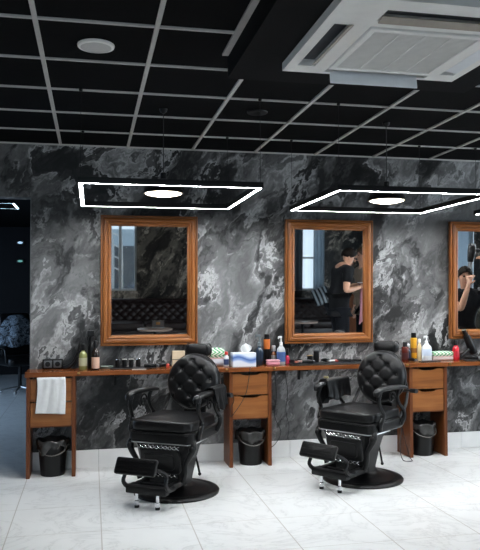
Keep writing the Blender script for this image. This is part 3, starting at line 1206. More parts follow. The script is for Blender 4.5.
    lv.build('pump_lever', M['blackmetal'], t)
    rl = MB()
    rl.tube([(.20, .35, .71), (.25, .33, .725), (.30, .30, .730)], .009, 8)
    rl.tube([(.295, .302, .730), (.36, .28, .732)], .019, 12, smooth=False)
    rl.build('recline_lever', M['blackmetal'], t)
    return t


ch1 = make_chair()
ch1.location = (.660, -.94, 0)
ch1.rotation_euler = (0, 0, math.radians(-33))
tag(ch1, 'black tufted barber chair on the left, in front of the left mirror', 'barber chair', 'barber chairs')
ch2 = dup(ch1, (2.232, -.90, 0), math.radians(-53), 'black tufted barber chair on the right, in front of the middle mirror', 'barber chair', 'barber chairs')


# cloths over the arm rests
def cloth_over_arm(name, chair, s_, y0, y1, drop_in, drop_out, mat, label, cat, seed, ax=.288, ztop=.822):
    rng = random.Random(seed)
    ph = [rng.uniform(0, 6.28) for _ in range(5)]
    R = .040

    def fn(u, v):
        y = y0 + (y1 - y0) * u
        total = drop_in + PI * R + drop_out
        L = v * total
        fold = .010 * math.sin(u * 11 + ph[0]) + .006 * math.sin(u * 23 + ph[1])
        if L < drop_in:
            d_ = drop_in - L
            k = d_ / drop_in
            return (-R + fold * k - .012 * k, y + .012 * math.sin(ph[2] + 6 * k) * k + (u - .5) * -.03 * k, -d_ - .012 * math.sin(u * 7 + ph[3]) * k)
        if L < drop_in + PI * R:
            a = (L - drop_in) / R
            return (-R * math.cos(a), y, R * math.sin(a) * .55)
        d_ = L - drop_in - PI * R
        k = d_ / max(.01, drop_out)
        return (R + fold * k + .014 * k, y + .015 * math.sin(ph[4] + 5 * k) * k + (u - .5) * -.04 * k, -d_ - .014 * math.sin(u * 8 + ph[1]) * k)
    o = MB().grid(40, 48, fn).build(name, mat, None, smooth=75)
    solidify(o, .005, 0)
    mw = chair.matrix_basis @ Matrix.Translation((s_ * ax, 0, ztop - .02))
    o.matrix_world = mw
    return tag(o, label, cat)


cloth_over_arm('barber_towel', ch1, 1, .0, .235, .10, .15, M['cloth_black'], 'black towel hung over the right arm rest of the left barber chair', 'towel', 3)
cloth_over_arm('barber_cape', ch2, -1, -.15, .20, .19, .15, M['leather'], 'black cape thrown over the arm rest of the right barber chair', 'cape', 5)
gc = MB()
gc.box(-.022, .022, -.014, .014, -.004, .010, .004)
gc.box(-.018, -.004, -.010, .010, .009, .014, .002).box(.004, .018, -.010, .010, .009, .014, .002)
gc = gc.build('cape_clasp', plain('gilt_clasp', (.60, .50, .28), .3, .9), None)
gc.matrix_world = ch2.matrix_basis @ Matrix.Translation((-.288, -.105, .832)) @ Matrix.Rotation(.4, 4, 'Z')
tag(gc, 'small gilt clasp lying on the black cape', 'clasp')

# ================================================================== THINGS ON THE COUNTER


def bottle(name, x, y, h, r, body, cap, label, cat='bottle', band=None, kind='screw', capr=None, caph=None, group=None, sx=1.0, bandz=(.18, .6), neck=.45):
    t = empty(name, (x, y, WT), 0, label, cat, group)
    caph = caph if caph is not None else h * .2
    capr = capr if capr is not None else r * .5
    hb = h - caph
    if kind == 'can':
        prof = [(r * .92, 0), (r, .004), (r, hb - r * .35), (r * .93, hb - r * .1), (r * .80, hb)]
    else:
        prof = [(r * .88, 0), (r, .006), (r, hb * .70), (r * .93, hb * .80), (r * .65, hb * .90), (r * neck, hb * .95), (r * neck, hb)]
    MB().lathe(prof, seg=28, sy=sx).build('bottle_body', body, t)
    if band is not None:
        MB().lathe([(r * 1.015, hb * bandz[0]), (r * 1.015, hb * bandz[1])], seg=28, sy=sx, caps=False).build('label', band, t)
    c = MB()
    if kind == 'pump':
        c.lathe([(capr, hb), (capr, hb + caph * .32), (capr * .45, hb + caph * .36), (capr * .32, hb + caph * .8)], seg=18)
        c.box(-capr * 1.9, capr * .55, -capr * .45, capr * .45, hb + caph * .78, h, .002)
        c.box(-capr * 2.1, -capr * 1.6, -capr * .25, capr * .25, hb + caph * .68, h - caph * .06, .001)
        c.build('pump_head', cap, t)
    elif kind == 'trigger':
        c.lathe([(capr, hb), (capr, hb + caph * .35), (capr * .6, hb + caph * .45)], seg=16)
        c.box(-capr * 1.5, capr * .8, -capr * .6, capr * .6, hb + caph * .42, h, .004)
        c.box(-capr * 1.7, -capr * 1.2, -capr * .25, capr * .25, hb + caph * .05, hb + caph * .6, .002)
        c.build('spray_head', cap, t)
    else:
        c.lathe([(capr, hb), (capr * 1.02, hb + .003), (capr, h - .004), (capr * .85, h)], seg=22)
        c.build('cap', cap, t)
    return t


blk = M['blackplastic']
bottle('oil_bottle', -.071, -.150, .225, .036, flat('olive_oil', (.42, .44, .16), .15, trans=.3), blk, 'yellow-green bottle with a slim black pourer on the left cabinet end', caph=.055, capr=.018, band=flat('cream_label', (.55, .55, .36)), bandz=(.2, .62), neck=.40)
bottle('spray_bottle', .004, -.110, .340, .036, blk, blk, 'tall black spray bottle standing behind the yellow-green bottle', kind='trigger', caph=.09, capr=.026)
bottle('tonic_bottle', .036, -.200, .255, .034, flat('dark_brown_glass', (.018, .012, .010), .15), blk, 'dark bottle with a cream and orange label beside the yellow-green bottle', band=flat('peach_label', (.62, .40, .30)), bandz=(.08, .58), caph=.06, capr=.019)

so = empty('power_socket', (-.335, -.004, WT), 0, 'black double power socket on the wall above the left cabinet', 'socket')
MB().box(-.088, .088, -.045, 0, .004, .088, .004).build('housing', blk, so, smooth=35)
for s_ in (-1, 1):
    f_ = MB().box(s_ * .042 - .034, s_ * .042 + .034, -.050, -.045, .014, .078, .002).build('socket_face', M['greyplastic'], so, smooth=35)
    MB().lathe([(.022, 0), (.022, .003), (.018, .004)], seg=20, mat4=Matrix.Translation((s_ * .042, -.050, .046)) @ Matrix.Rotation(PI / 2, 4, 'X')).build('socket_cup', blk, f_)
st = MB()
st.tube([(-.245, -.06, WT + .012), (-.205, -.06, WT + .018), (-.155, -.055, WT + .06), (-.125, -.045, WT + .13), (-.105, -.03, WT + .205), (-.098, -.022, WT + .235)], [.020, .024, .018, .013, .012, .010], 10)
so2 = st.build('straight_razor_strop', M['leather'], None)
so2.name = 'leather_strop'
tag(so2, 'curved black strap leaning on the wall between socket and bottles', 'strap')


def clipper(x, y, rz, L, label, tip, lift=0.0, group='hair clippers on the left shelf', r=.024, upright=False):
    t = empty('hair_clipper', (x, y, WT + lift), rz, label, 'clipper', group)
    m = MB()
    mt = Matrix.Translation((0, 0, 0))
    if upright:
        m.tube([(0, 0, .0), (0, 0, L * .35), (0, -.004, L * .7), (0, -.002, L * .84)], [r * .85, r, r * .9, r * 1.0], 14)
        m.build('clipper_body', blk, t)
        MB().box(-r * .9, r * .9, -r * .5, r * .5, L * .83, L, .003).build('blade_head', tip, t)
    else:
        m.tube([(0, L * .5, r * .9), (0, L * .1, r), (0, -L * .2, r * .9), (0, -L * .36, r * .95)], [r * .75, r, r * .82, r * .95], 14, .8)
        m.build('clipper_body', blk, t)
        MB().box(-r * .85, r * .85, -L * .5, -L * .35, r * .5, r * 1.3, .003).build('blade_head', tip, t)
    return t


tray = empty('tool_mat', (.32, -.115, WT), 0, 'black rubber tool mat under the clippers on the left shelf', 'mat')
MB().box(-.155, .245, -.085, .075, 0, .008, .003).build('mat_base', blk, tray, smooth=0)
m = MB()
for k in range(10):
    m.box(-.15 + .0395 * k, -.146 + .0395 * k, -.08, .07, .008, .010)
m.build('mat_ribs', M['greyplastic'], tray, smooth=0)
WH = flat('ivory_plastic', (.62, .60, .56))
for k, (x, tip, pos) in enumerate(((.232, M['chrome'], 'leftmost'), (.292, WH, 'second from the left'), (.352, WH, 'third from the left'), (.415, M['chrome'], 'rightmost'))):
    clipper(x, -.095, 0, .072, 'black hair clipper standing on the left shelf, %s of the four' % pos, tip, .010, r=.024, upright=True)
cm = MB()
cm.box(-.062, .062, -.010, .010, 0, .005, .001)
for k in range(22):
    cm.box(-.060 + .0055 * k, -.0575 + .0055 * k, -.026, -.010, .001, .004)
cm = cm.build('comb', flat('pale_comb', (.45, .43, .40)), None, smooth=0)
cm.location = (.412, -.255, WT)
cm.rotation_euler = (0, 0, -.08)
tag(cm, 'pale comb lying on the left shelf edge in front of the clippers', 'comb')
gl = empty('glass_tray', (.135, -.10, WT), 0, 'shallow grey-green glass tray at the left end of the shelf', 'tray')
MB().lathe([(.05, 0), (.064, .020), (.066, .022), (.060, .022), (.048, .005), (.01, .004)], seg=32, sy=.7).build('dish', flat('green_glass', (.16, .20, .17), .1), gl)
MB().box(-.035, .035, -.008, .008, .006, .016, .002).build('blade_case', M['greyplastic'], gl, smooth=0)
clipper(.530, -.15, 1.3, .13, 'black trimmer lying at the right of the left shelf', M['greyplastic'], 0, 'trimmers by the left chair')
clipper(.640, -.09, -1.3, .13, 'black trimmer lying next to the beige box', M['steel'], 0, 'trimmers by the left chair')
rc = MB().lathe([(.013, 0), (.015, .004), (.015, .028), (.010, .034)], seg=18).build('red_pot', flat('red_plastic', (.45, .05, .03)), None)
rc.location = (.675, -.15, WT)
tag(rc, 'tiny red pot just left of the left chair back', 'pot')
bx = empty('cardboard_box', (.785, -.045, WT), -.05, 'beige box standing behind the left barber chair', 'box')
MB().box(-.058, .058, -.028, .028, .0, .140, .003).build('carton', flat('beige_card', (.60, .49, .34), .7), bx, smooth=0)
MB().box(-.060, .060, -.030, .030, .060, .066, .001).build('carton_band', flat('dark_tape', (.03, .03, .03)), bx, smooth=0)


def tissue_pack(x, y, w_, h, d_, mat, lower, label, rz=0.0):
    t = empty('tissue_pack', (x, y, WT), rz, label, 'tissue pack', 'green striped tissue packs')
    rounded_slab(w_ / 2, d_ / 2, h * .42, h, .012, .003, n=6).build('pack_top', mat, t)
    rounded_slab(w_ / 2 * .985, d_ / 2 * .985, 0, h * .46, .012, 0, n=6).build('pack_bottom', lower, t)
    MB().box(-w_ / 2, w_ / 2, -d_ / 2 - .001, d_ / 2 + .001, h * .40, h * .47, .001).build('pack_seam', flat('pink_print', (.62, .42, .40)), t, smooth=0)
    return t


GREEN = stripes('green_zigzag', [(.72, .75, .70), (.06, .33, .12), (.72, .75, .70), (.10, .42, .16)], 13, 0, 1.3)
tissue_pack(1.128, -.09, .150, .165, .10, GREEN, flat('lilac_pack', (.56, .58, .64)), 'tissue pack with green zigzag print right of the left chair headrest')
tissue_pack(3.405, -.075, .235, .088, .09, GREEN, flat('pink_pack', (.60, .50, .47)), 'tissue pack with green zigzag print at the right end, by the red bottle')
bottle('shampoo_bottle', 1.208, -.18, .135, .024, flat('white_bottle', (.70, .72, .75)), flat('red_cap', (.50, .04, .03)), 'small white bottle with a red cap left of the tissue box', band=flat('navy_label', (.04, .06, .14)), bandz=(.15, .62), caph=.028, capr=.015)


def wave_mat():
    m, nt, p_ = new_mat('blue_wave_print')
    v = mapping(nt, scale=(1, 1, 1))
    tc = nt.nodes.new('ShaderNodeSeparateXYZ')
    nt.links.new(v, tc.inputs[0])
    s_ = math_n(nt, 'MULTIPLY', math_n(nt, 'SINE', math_n(nt, 'MULTIPLY', tc.outputs['X'], 26)), .016)
    f_ = math_n(nt, 'DIVIDE', math_n(nt, 'ADD', tc.outputs['Z'], s_), .125)
    r_ = ramp(nt, [(0, (.66, .70, .76)), (.30, (.66, .70, .76)), (.42, (.26, .38, .64)), (.60, (.05, .12, .38)), (.72, (.30, .42, .66)), (.85, (.70, .74, .80))])
    nt.links.new(f_, r_.inputs['Fac'])
    nt.links.new(r_.outputs['Color'], p_.inputs['Base Color'])
    p_.inputs['Roughness'].default_value = .4
    return m


tb = empty('tissue_box', (1.362, -.20, WT), 0, 'blue and white tissue box with a tissue sticking out', 'tissue box')
MB().box(-.108, .108, -.055, .055, 0, .125, .003).build('carton', wave_mat(), tb, smooth=0)
MB().lathe([(.045, .1255), (.045, .1262)], seg=30, sy=.45).build('slot', flat('slot_white', (.6, .62, .64)), tb)


def tis(u, v):
    a = (u - .5)
    w_ = .03 + .022 * math.sin(v * 2.6)
    return (.02 + a * 2 * w_ + .012 * v, .008 * math.sin(u * 7 + v * 3) * (1 - .4 * v), .125 + .085 * v - .045 * abs(a + .1) * v)


solidify(MB().grid(18, 14, tis).build('tissue', M['towel'], tb, smooth=80), .0015)

bottle('tonic_bottle', 1.532, -.13, .285, .038, flat('ink_blue_glass', (.012, .024, .042), .12), flat('smoke_grey', (.13, .15, .16), .2), 'tall blue-black bottle with a grey top right of the tissue box', kind='pump', caph=.11, capr=.020)
bottle('spray_can', 1.619, -.065, .283, .030, blk, blk, 'tall black spray can with an orange upper half', band=flat('orange_print', (.62, .16, .03)), bandz=(.58, .95), kind='can', caph=.035, capr=.025)
bottle('dropper_bottle', 1.676, -.095, .175, .023, flat('amber_brown', (.16, .055, .020), .2), M['steel'], 'small brown bottle with a steel cap between spray can and clear pump bottle', caph=.05, capr=.019, band=flat('grey_label', (.22, .20, .19)), bandz=(.1, .7))
pb = empty('pink_dish', (1.640, -.21, WT), 0, 'low pink plastic box in front of the spray can', 'box')
rounded_slab(.060, .035, 0, .040, .012, 0, n=6).build('dish_body', flat('pink_plastic', (.62, .25, .30)), pb)
rounded_slab(.062, .037, .040, .054, .012, .002, n=6).build('lid', flat('pale_pink', (.66, .34, .38)), pb)
bottle('pump_bottle', 1.740, -.13, .265, .042, M['clear'], flat('pump_white', (.74, .75, .76)), 'clear pump bottle with a blue label beside the pink box', kind='pump', caph=.085, capr=.014, band=flat('blue_label', (.05, .10, .26)), bandz=(.16, .66), sx=.7)
bottle('polish_bottle', 1.806, -.11, .150, .022, flat('crimson', (.45, .03, .07), .2), blk, 'small crimson bottle with a tall black cap right of the clear pump bottle', caph=.065, capr=.012)

tray2 = empty('tool_mat', (2.14, -.17, WT), 0, 'black rubber tool mat on the shelf below the middle mirror', 'mat')
MB().box(-.33, .44, -.12, .09, 0, .008, .003).build('mat_base', blk, tray2, smooth=0)
m = MB()
for k in range(18):
    m.box(-.32 + .0425 * k, -.316 + .0425 * k, -.115, .085, .008, .010)
m.build('mat_ribs', M['greyplastic'], tray2, smooth=0)
G2 = 'tools on the middle shelf'
clipper(1.850, -.17, .3, .12, 'black clipper with reddish blade, first on the middle mat', flat('rust_red', (.35, .10, .07)), .010, G2, .022)
clipper(1.915, -.13, -.15, .13, 'black clipper with a pink-grey blade, second on the middle mat', flat('rose_grey', (.40, .26, .24)), .010, G2, .024)
clipper(1.985, -.20, 1.45, .12, 'black clipper lying crosswise, third on the middle mat', M['greyplastic'], .010, G2, .022)
clipper(2.025, -.11, .15, .07, 'upright black clipper with a brass head on the middle mat', M['brass'], .010, G2, .028, True)
clipper(2.100, -.08, 0, .12, 'tallest upright black clipper on the middle mat', M['greyplastic'], .010, G2, .030, True)
clipper(2.170, -.16, .2, .13, 'black clipper leaning beside the tallest one on the middle mat', M['steel'], .010, G2, .023)
rb = empty('barber_brush', (2.25, -.13, WT + .010), 1.25, 'small brush with a red tip and pale handle on the middle mat', 'brush')
MB().tube([(0, -.02, .014), (0, .05, .013), (0, .08, .012)], [.010, .009, .007], 10).build('handle', flat('pale_handle', (.55, .54, .52)), rb)
MB().tube([(0, -.02, .014), (0, -.05, .014)], [.011, .014], 10, smooth=False).build('tip', flat('red_tip', (.50, .06, .05)), rb)
clipper(2.36, -.16, 1.3, .15, 'black clipper lying at the right end of the middle mat', blk, .010, G2, .020)
clipper(2.47, -.15, 1.45, .14, 'black trimmer lying at the far right of the middle mat, near the right chair', M['greyplastic'], .010, G2, .016)

bottle('tonic_bottle', 2.985, -.14, .190, .035, flat('amber_red_glass', (.10, .018, .012), .12), blk, 'dark amber-red bottle on the right cabinet, behind the chair headrest', kind='can', band=flat('maroon_label', (.05, .01, .01)), bandz=(.15, .6), caph=.045, capr=.022)
bottle('tonic_bottle', 3.052, -.07, .165, .026, flat('navy_glass', (.016, .03, .06), .15), M['steel'], 'small navy bottle behind the yellow bottle on the right cabinet', caph=.04, capr=.016)
bottle('spray_can', 3.110, -.07, .275, .031, flat('yellow_bottle', (.72, .36, .02), .3), blk, 'tall yellow bottle with a black cap on the right cabinet', kind='can', caph=.050, capr=.025, band=flat('dark_print', (.25, .10, .02)), bandz=(.35, .55))
bottle('lotion_bottle', 3.155, -.10, .215, .020, flat('cream_yellow', (.72, .58, .32), .35), flat('white_cap', (.75, .74, .70)), 'slim cream bottle between the yellow bottle and the white pump bottle', caph=.035, capr=.014)
bottle('pump_bottle', 3.222, -.12, .245, .052, flat('milky_plastic', (.70, .74, .77), .25), flat('pump_white', (.74, .75, .76)), 'white pump bottle with a small blue label on the right cabinet', kind='pump', caph=.075, capr=.015, band=flat('pale_blue_label', (.50, .58, .70)), bandz=(.30, .68), sx=.6)
clipper(3.035, -.20, .3, .12, 'black clipper lying in front of the bottles on the right cabinet', M['greyplastic'], 0, 'clippers on the right cabinet', .022)
dt = empty('comb_tray', (3.19, -.225, WT), 0, 'flat black comb tray at the front of the right cabinet', 'tray')
MB().box(-.09, .11, -.03, .03, 0, .008, .002).build('tray_base', blk, dt, smooth=0)
MB().box(-.07, .08, -.012, .012, .008, .013, .001).build('comb_spine', M['greyplastic'], dt, smooth=0)
bottle('shampoo_bottle', 3.541, -.11, .200, .034, flat('scarlet', (.58, .02, .035), .25), blk, 'red bottle with a black cap below the right mirror', caph=.055, capr=.020, neck=.62, band=flat('scarlet_label', (.45, .015, .03)), bandz=(.2, .6))


def hair_dryer(name, loc, rot, label, tip='blackplastic'):
    t = empty(name, loc, 0, label, 'hair dryer')
    t.rotation_euler = rot
    MB().tube([(-.10, 0, 0), (-.06, 0, 0), (.02, 0, 0), (.08, 0, 0), (.10, 0, 0)], [.030, .038, .044, .042, .034], 18).build('barrel', blk, t)
    MB().tube([(-.10, 0, 0), (-.15, 0, 0), (-.165, 0, 0)], [.027, .024, .030], 16, .8, False).build('nozzle', M[tip], t)
    MB().tube([(.04, 0, -.03), (.045, 0, -.09), (.055, 0, -.16)], [.022, .018, .017], 12, .8).build('handle', blk, t)
    MB().lathe([(.033, 0), (.035, .006), (.02, .008)], seg=18, mat4=Matrix.Translation((.10, 0, 0)) @ Matrix.Rotation(PI / 2, 4, 'Y')).build('air_intake', M['greyplastic'], t)
    return t


hair_dryer('hair_dryer', (3.715, -.080, WT + .150), (0, math.radians(62), math.radians(10)), 'black hair dryer standing nozzle-up behind the red bottle')
tray3 = empty('tool_mat', (3.70, -.19, WT), 0, 'black rubber tool mat on the shelf below the right mirror', 'mat')
MB().box(-.13, .42, -.10, .06, 0, .008, .003).build('mat_base', blk, tray3, smooth=0)
m = MB()
for k in range(12):
    m.box(-.12 + .0445 * k, -.116 + .0445 * k, -.095, .055, .008, .010)
m.build('mat_ribs', M['greyplastic'], tray3, smooth=0)
clipper(3.665, -.21, 1.0, .15, 'black clipper with a pale blade beside the red bottle', M['steel'], .010, 'clippers on the right shelf', .023)
clipper(3.770, -.20, 1.3, .15, 'black clipper at the right picture edge below the mirror', M['chrome'], .010, 'clippers on the right shelf', .022)


# ---------------------------------------------------------------- cables
def cable(pts, label, r=.0035):
    o = MB().tube(pts, r, 6).build('power_cable', M['rubber'], None)
    return tag(o, label, 'cable')


cable([(1.40, -.316, WT + .004), (1.395, -.328, WT - .02), (1.37, -.322, .70), (1.33, -.318, .60), (1.26, -.32, .50), (1.215, -.325, .46), (1.222, -.32, .54), (1.25, -.318, .60), (1.235, -.318, .66)],
      'black cable dangling over the drawers of the middle cabinet')
cable([(1.70, -.02, .85), (1.72, -.025, .60), (1.70, -.03, .40), (1.76, -.035, .25), (1.70, -.05, .14), (1.63, -.06, .10)],
      'black cable hanging on the wall right of the middle cabinet')
cable([(1.80, -.02, .85), (1.83, -.025, .62), (1.81, -.03, .44), (1.84, -.035, .30), (1.82, -.045, .18)],
      'black cable hanging on the wall, second right of the middle cabinet')
cable([(2.87, -.04, .85), (2.89, -.10, .62), (2.87, -.28, .30), (2.83, -.34, .12), (2.83, -.40, .010), (2.90, -.44, .006), (2.925, -.38, .006), (2.92, -.33, .05), (2.90, -.22, .30)],
      'black cable looping on the floor left of the right cabinet')

# ================================================================== SIDE ROOM
sc_ = empty('salon_chair', (-1.12, 5.3, 0), .5, 'dark salon chair draped with a patterned cape in the next room', 'chair')
m = MB()
for k in range(5):
    a = 2 * PI * k / 5 + .3
    m.tube([(0, 0, .09), (.28 * math.cos(a), .28 * math.sin(a), .05)], [.02, .014], 8, smooth=False)
    m.ball((.29 * math.cos(a), .29 * math.sin(a), .028), .028, seg=10)
m.build('star_base', M['steel'], sc_)
MB().lathe([(.03, .08), (.03, .45)], seg=16).build('gas_lift', M['blackmetal'], sc_)
rounded_slab(.29, .28, .44, .57, .08, .015).build('seat', M['leather'], sc_)
o = rounded_slab(.27, .34, 0, .10, .08, .01).build('backrest', M['leather'], sc_)
o.location = (0, .24, .92)
o.rotation_euler = (PI / 2 - .12, 0, 0)
for s_ in (-1, 1):
    MB().tube([(s_ * .30, .2, .50), (s_ * .32, .15, .70), (s_ * .32, -.15, .72), (s_ * .30, -.18, .5)], .022, 10).build('armrest', M['leather'], sc_)


def cape_fn(u, v):
    a = 2 * PI * u
    r = .05 + .20 * min(1, v * 1.5) + .030 * math.sin(a * 6) * v + .03 * v
    z = .52 - .50 * v * v
    return (r * 1.05 * math.cos(a), r * .62 * math.sin(a), z + .02 * math.sin(a * 4) * v)


cp = MB().grid(56, 24, cape_fn, closed_u=True).build('patterned_cape', M['patterned'], None, smooth=80)
solidify(cp, .006)
cp.location = (-1.19, 5.42, .72)
cp.rotation_euler = (0, 0, .5)
tag(cp, 'black and white patterned cape heaped over the chair in the next room', 'cape')
for (x, y, z, mt, lb) in ((-1.38, 7.99, 2.60, 'glow_spot', 'small pale blue glowing spot in the dark next room'), (-1.38, 7.99, 2.235, 'glow_spot_green', 'tiny green glowing spot in the dark next room')):  # two small glowing spots added on the next room's back wall
    t = empty('wall_glow', (x, y, z), 0, lb, 'wall lamp')
    MB().box(-.07, .07, -.05, 0, -.03, .03, .012).build('spot_housing', blk, t)
    MB().lathe([(.02, 0), (.05, .001), (.045, .012), (.02, .016)], seg=24, sy=.45, mat4=Matrix.Translation((0, -.048, 0)) @ Matrix.Rotation(PI / 2, 4, 'X')).build('spot_lens', M[mt], t)

# ================================================================== BACK OF THE ROOM (seen in the mirrors)
PZ = .35
SZ = 0.0


def sofa(x0, x1, label):
    t = empty('chesterfield_sofa', ((x0 + x1) / 2, SOUTH + .55, SZ), PI, label, 'sofa', 'tufted dark sofas along the back wall')
    h = (x1 - x0) / 2
    D = .48
    MB().box(-h, h, -D + .04, D, .08, .40, .02).build('sofa_base', M['leather2'], t, smooth=35)
    ncu = max(2, round((x1 - x0) / .85))
    for k in range(ncu):
        a = -h + .16 + (2 * h - .32) * k / ncu
        b_ = -h + .16 + (2 * h - .32) * (k + 1) / ncu
        o = rounded_slab((b_ - a) / 2 - .004, .34, 0, .16, .05, .02).build('seat_cushion', M['leather2'], t)
        o.location = ((a + b_) / 2, -.12, .40)
    W = 2 * h
    px, pz = .095, .085

    def bf(u, v):
        x = -h + W * u
        z = .53 + .46 * v
        # diamond tufts
        gx, gz = x / px, (z - .53) / pz
        a1 = abs(math.sin(PI * (gx + gz) / 2))
        a2 = abs(math.sin(PI * (gx - gz) / 2))
        bump = .035 * (min(a1, 1) * min(a2, 1)) ** .5
        roll = .07 * math.exp(-((v - .98) / .08) ** 2)
        return (x, .22 + .10 * v - bump - roll, z)
    n = int(W / .018)
    MB().grid(n, 42, bf).build('tufted_back', M['leather2'], t, smooth=80)
    MB().box(-h, h, .30, D, .30, .97, .03).build('back_frame', M['leather2'], t, smooth=35)
    MB().tube([(-h, .35, .965), (h, .35, .965)], .065, 14, smooth=False).build('back_roll', M['leather2'], t)
    for s_ in (-1, 1):
        MB().box(s_ * h - .08, s_ * h + .08, -D + .02, D, .08, .74, .04).build('sofa_arm', M['leather2'], t, smooth=35)
    for sx in (-1, 1):
        for sy in (-1, 1):
            MB().lathe([(.02, 0), (.03, .03), (.035, .09)], (sx * (h - .1), sy * (D - .12), 0), 14).build('foot', M['oak'], t)
    return t


sofa(.05, 3.0, 'long dark tufted sofa reflected in the left mirror')
sofa(3.85, 5.62, 'shorter dark tufted sofa reflected in the middle mirror')


def round_table(x, y, r, label):
    t = empty('round_table', (x, y, SZ), 0, label, 'table', 'low round tables')
    MB().lathe([(r - .01, .68), (r, .687), (r, .705), (r - .006, .71), (.02, .71)], seg=48).build('table_top', M['tabletop'], t)
    MB().lathe([(.03, .03), (.028, .68)], seg=18).build('pedestal', M['blackmetal'], t)
    MB().lathe([(.22, 0), (.22, .012), (.06, .03), (.02, .035)], seg=32).build('foot_disc', M['blackmetal'], t)
    return t


round_table(1.06, -5.55 - 0.0, .30, 'low round table with a card holder, reflected in the left mirror')
round_table(4.0, -6.6, .30, 'low round table reflected in the lower corner of the middle mirror')
hc = empty('card_holder', (1.12, -5.62, SZ + .71), .2, 'small clear card holder standing on the round table', 'card holder')
MB().box(-.11, .11, -.015, .015, 0, .012, .003).build('foot_block', M['clear'], hc)
MB().box(-.10, .10, -.004, .004, .012, .13, .001).build('card', flat('dark_card', (.16, .15, .15)), hc, smooth=0)
MB().box(-.035, .035, -.0065, .0065, .055, .10, .001).build('card_print', flat('orange_card', (.45, .20, .05)), hc, smooth=0)

# curtains at the second window
def curtain(x0, x1, y, z0, z1, mat, label, n=7):
    def fn(u, v):
        return (x0 + (x1 - x0) * u, y + .035 * math.sin(u * n * 2 * PI) * (.7 + .3 * v), z0 + (z1 - z0) * (1 - v))
    o = MB().grid(n * 10, 6, fn).build('curtain', mat, None, smooth=80)
    solidify(o, .004)
    return tag(o, label, 'curtain', 'curtains at the back windows')


curtain(5.06, 5.33, SOUTH + .06, 1.20, 2.87, M['curtain'], 'pale sheer curtain at the right of the window behind the short sofa', 3)
curtain(4.2, 4.80, SOUTH + .06, 1.20, 2.87, M['curtain_dark'], 'slate curtain at the left of the window behind the short sofa', 5)
ec = MB().grid(60, 6, lambda u, v: (EAST - .07 + .03 * math.sin(u * 8 * 2 * PI), -8.4 + 2.45 * u, 2.8 - 2.0 * v)).build('curtain', M['curtain'], None, smooth=80)  # curtain added to dim the bright side window in the right mirror
solidify(ec, .004)
tag(ec, 'pale curtain added to dim the side window, a strip of it in the right mirror', 'curtain', 'curtains at the back windows')
cush = empty('striped_cushion', (5.02, SOUTH + .80, SZ + 1.10), PI, 'black and white striped cushion leaning on the short sofa back', 'cushion')
o = rounded_slab(.19, .19, -.06, .06, .05, .03).build('cushion_cover', stripes('bw_stripes', [(.02, .03, .04), (.55, .62, .68)], 11, 0, 0), cush)
o.rotation_euler = (PI / 2 - .3, .35, 0)


# ================================================================== PEOPLE
def skin_mesh(name, verts, edges, radii, root, mat, parent, levels=2):
    me = bpy.data.meshes.new(name + '_cage')
    me.from_pydata([tuple(v) for v in verts], edges, [])
    tmp = bpy.data.objects.new(name + '_cage', me)
    COL.objects.link(tmp)
    sk = tmp.modifiers.new('skin', 'SKIN')
    sk.use_smooth_shade = True
    for i, r in enumerate(radii):
        d = me.skin_vertices[0].data[i]
        d.radius = (r, r) if not isinstance(r, tuple) else r
        d.use_root = (i == root)
    ss = tmp.modifiers.new('sub', 'SUBSURF')
    ss.levels = levels
    ss.render_levels = levels
    dg = bpy.context.evaluated_depsgraph_get()
    dg.update()
    out = bpy.data.meshes.new_from_object(tmp.evaluated_get(dg))
    bpy.data.objects.remove(tmp)
    bpy.data.meshes.remove(me)
    out.name = name
    return link_mesh(name, out, mat, parent, 80)


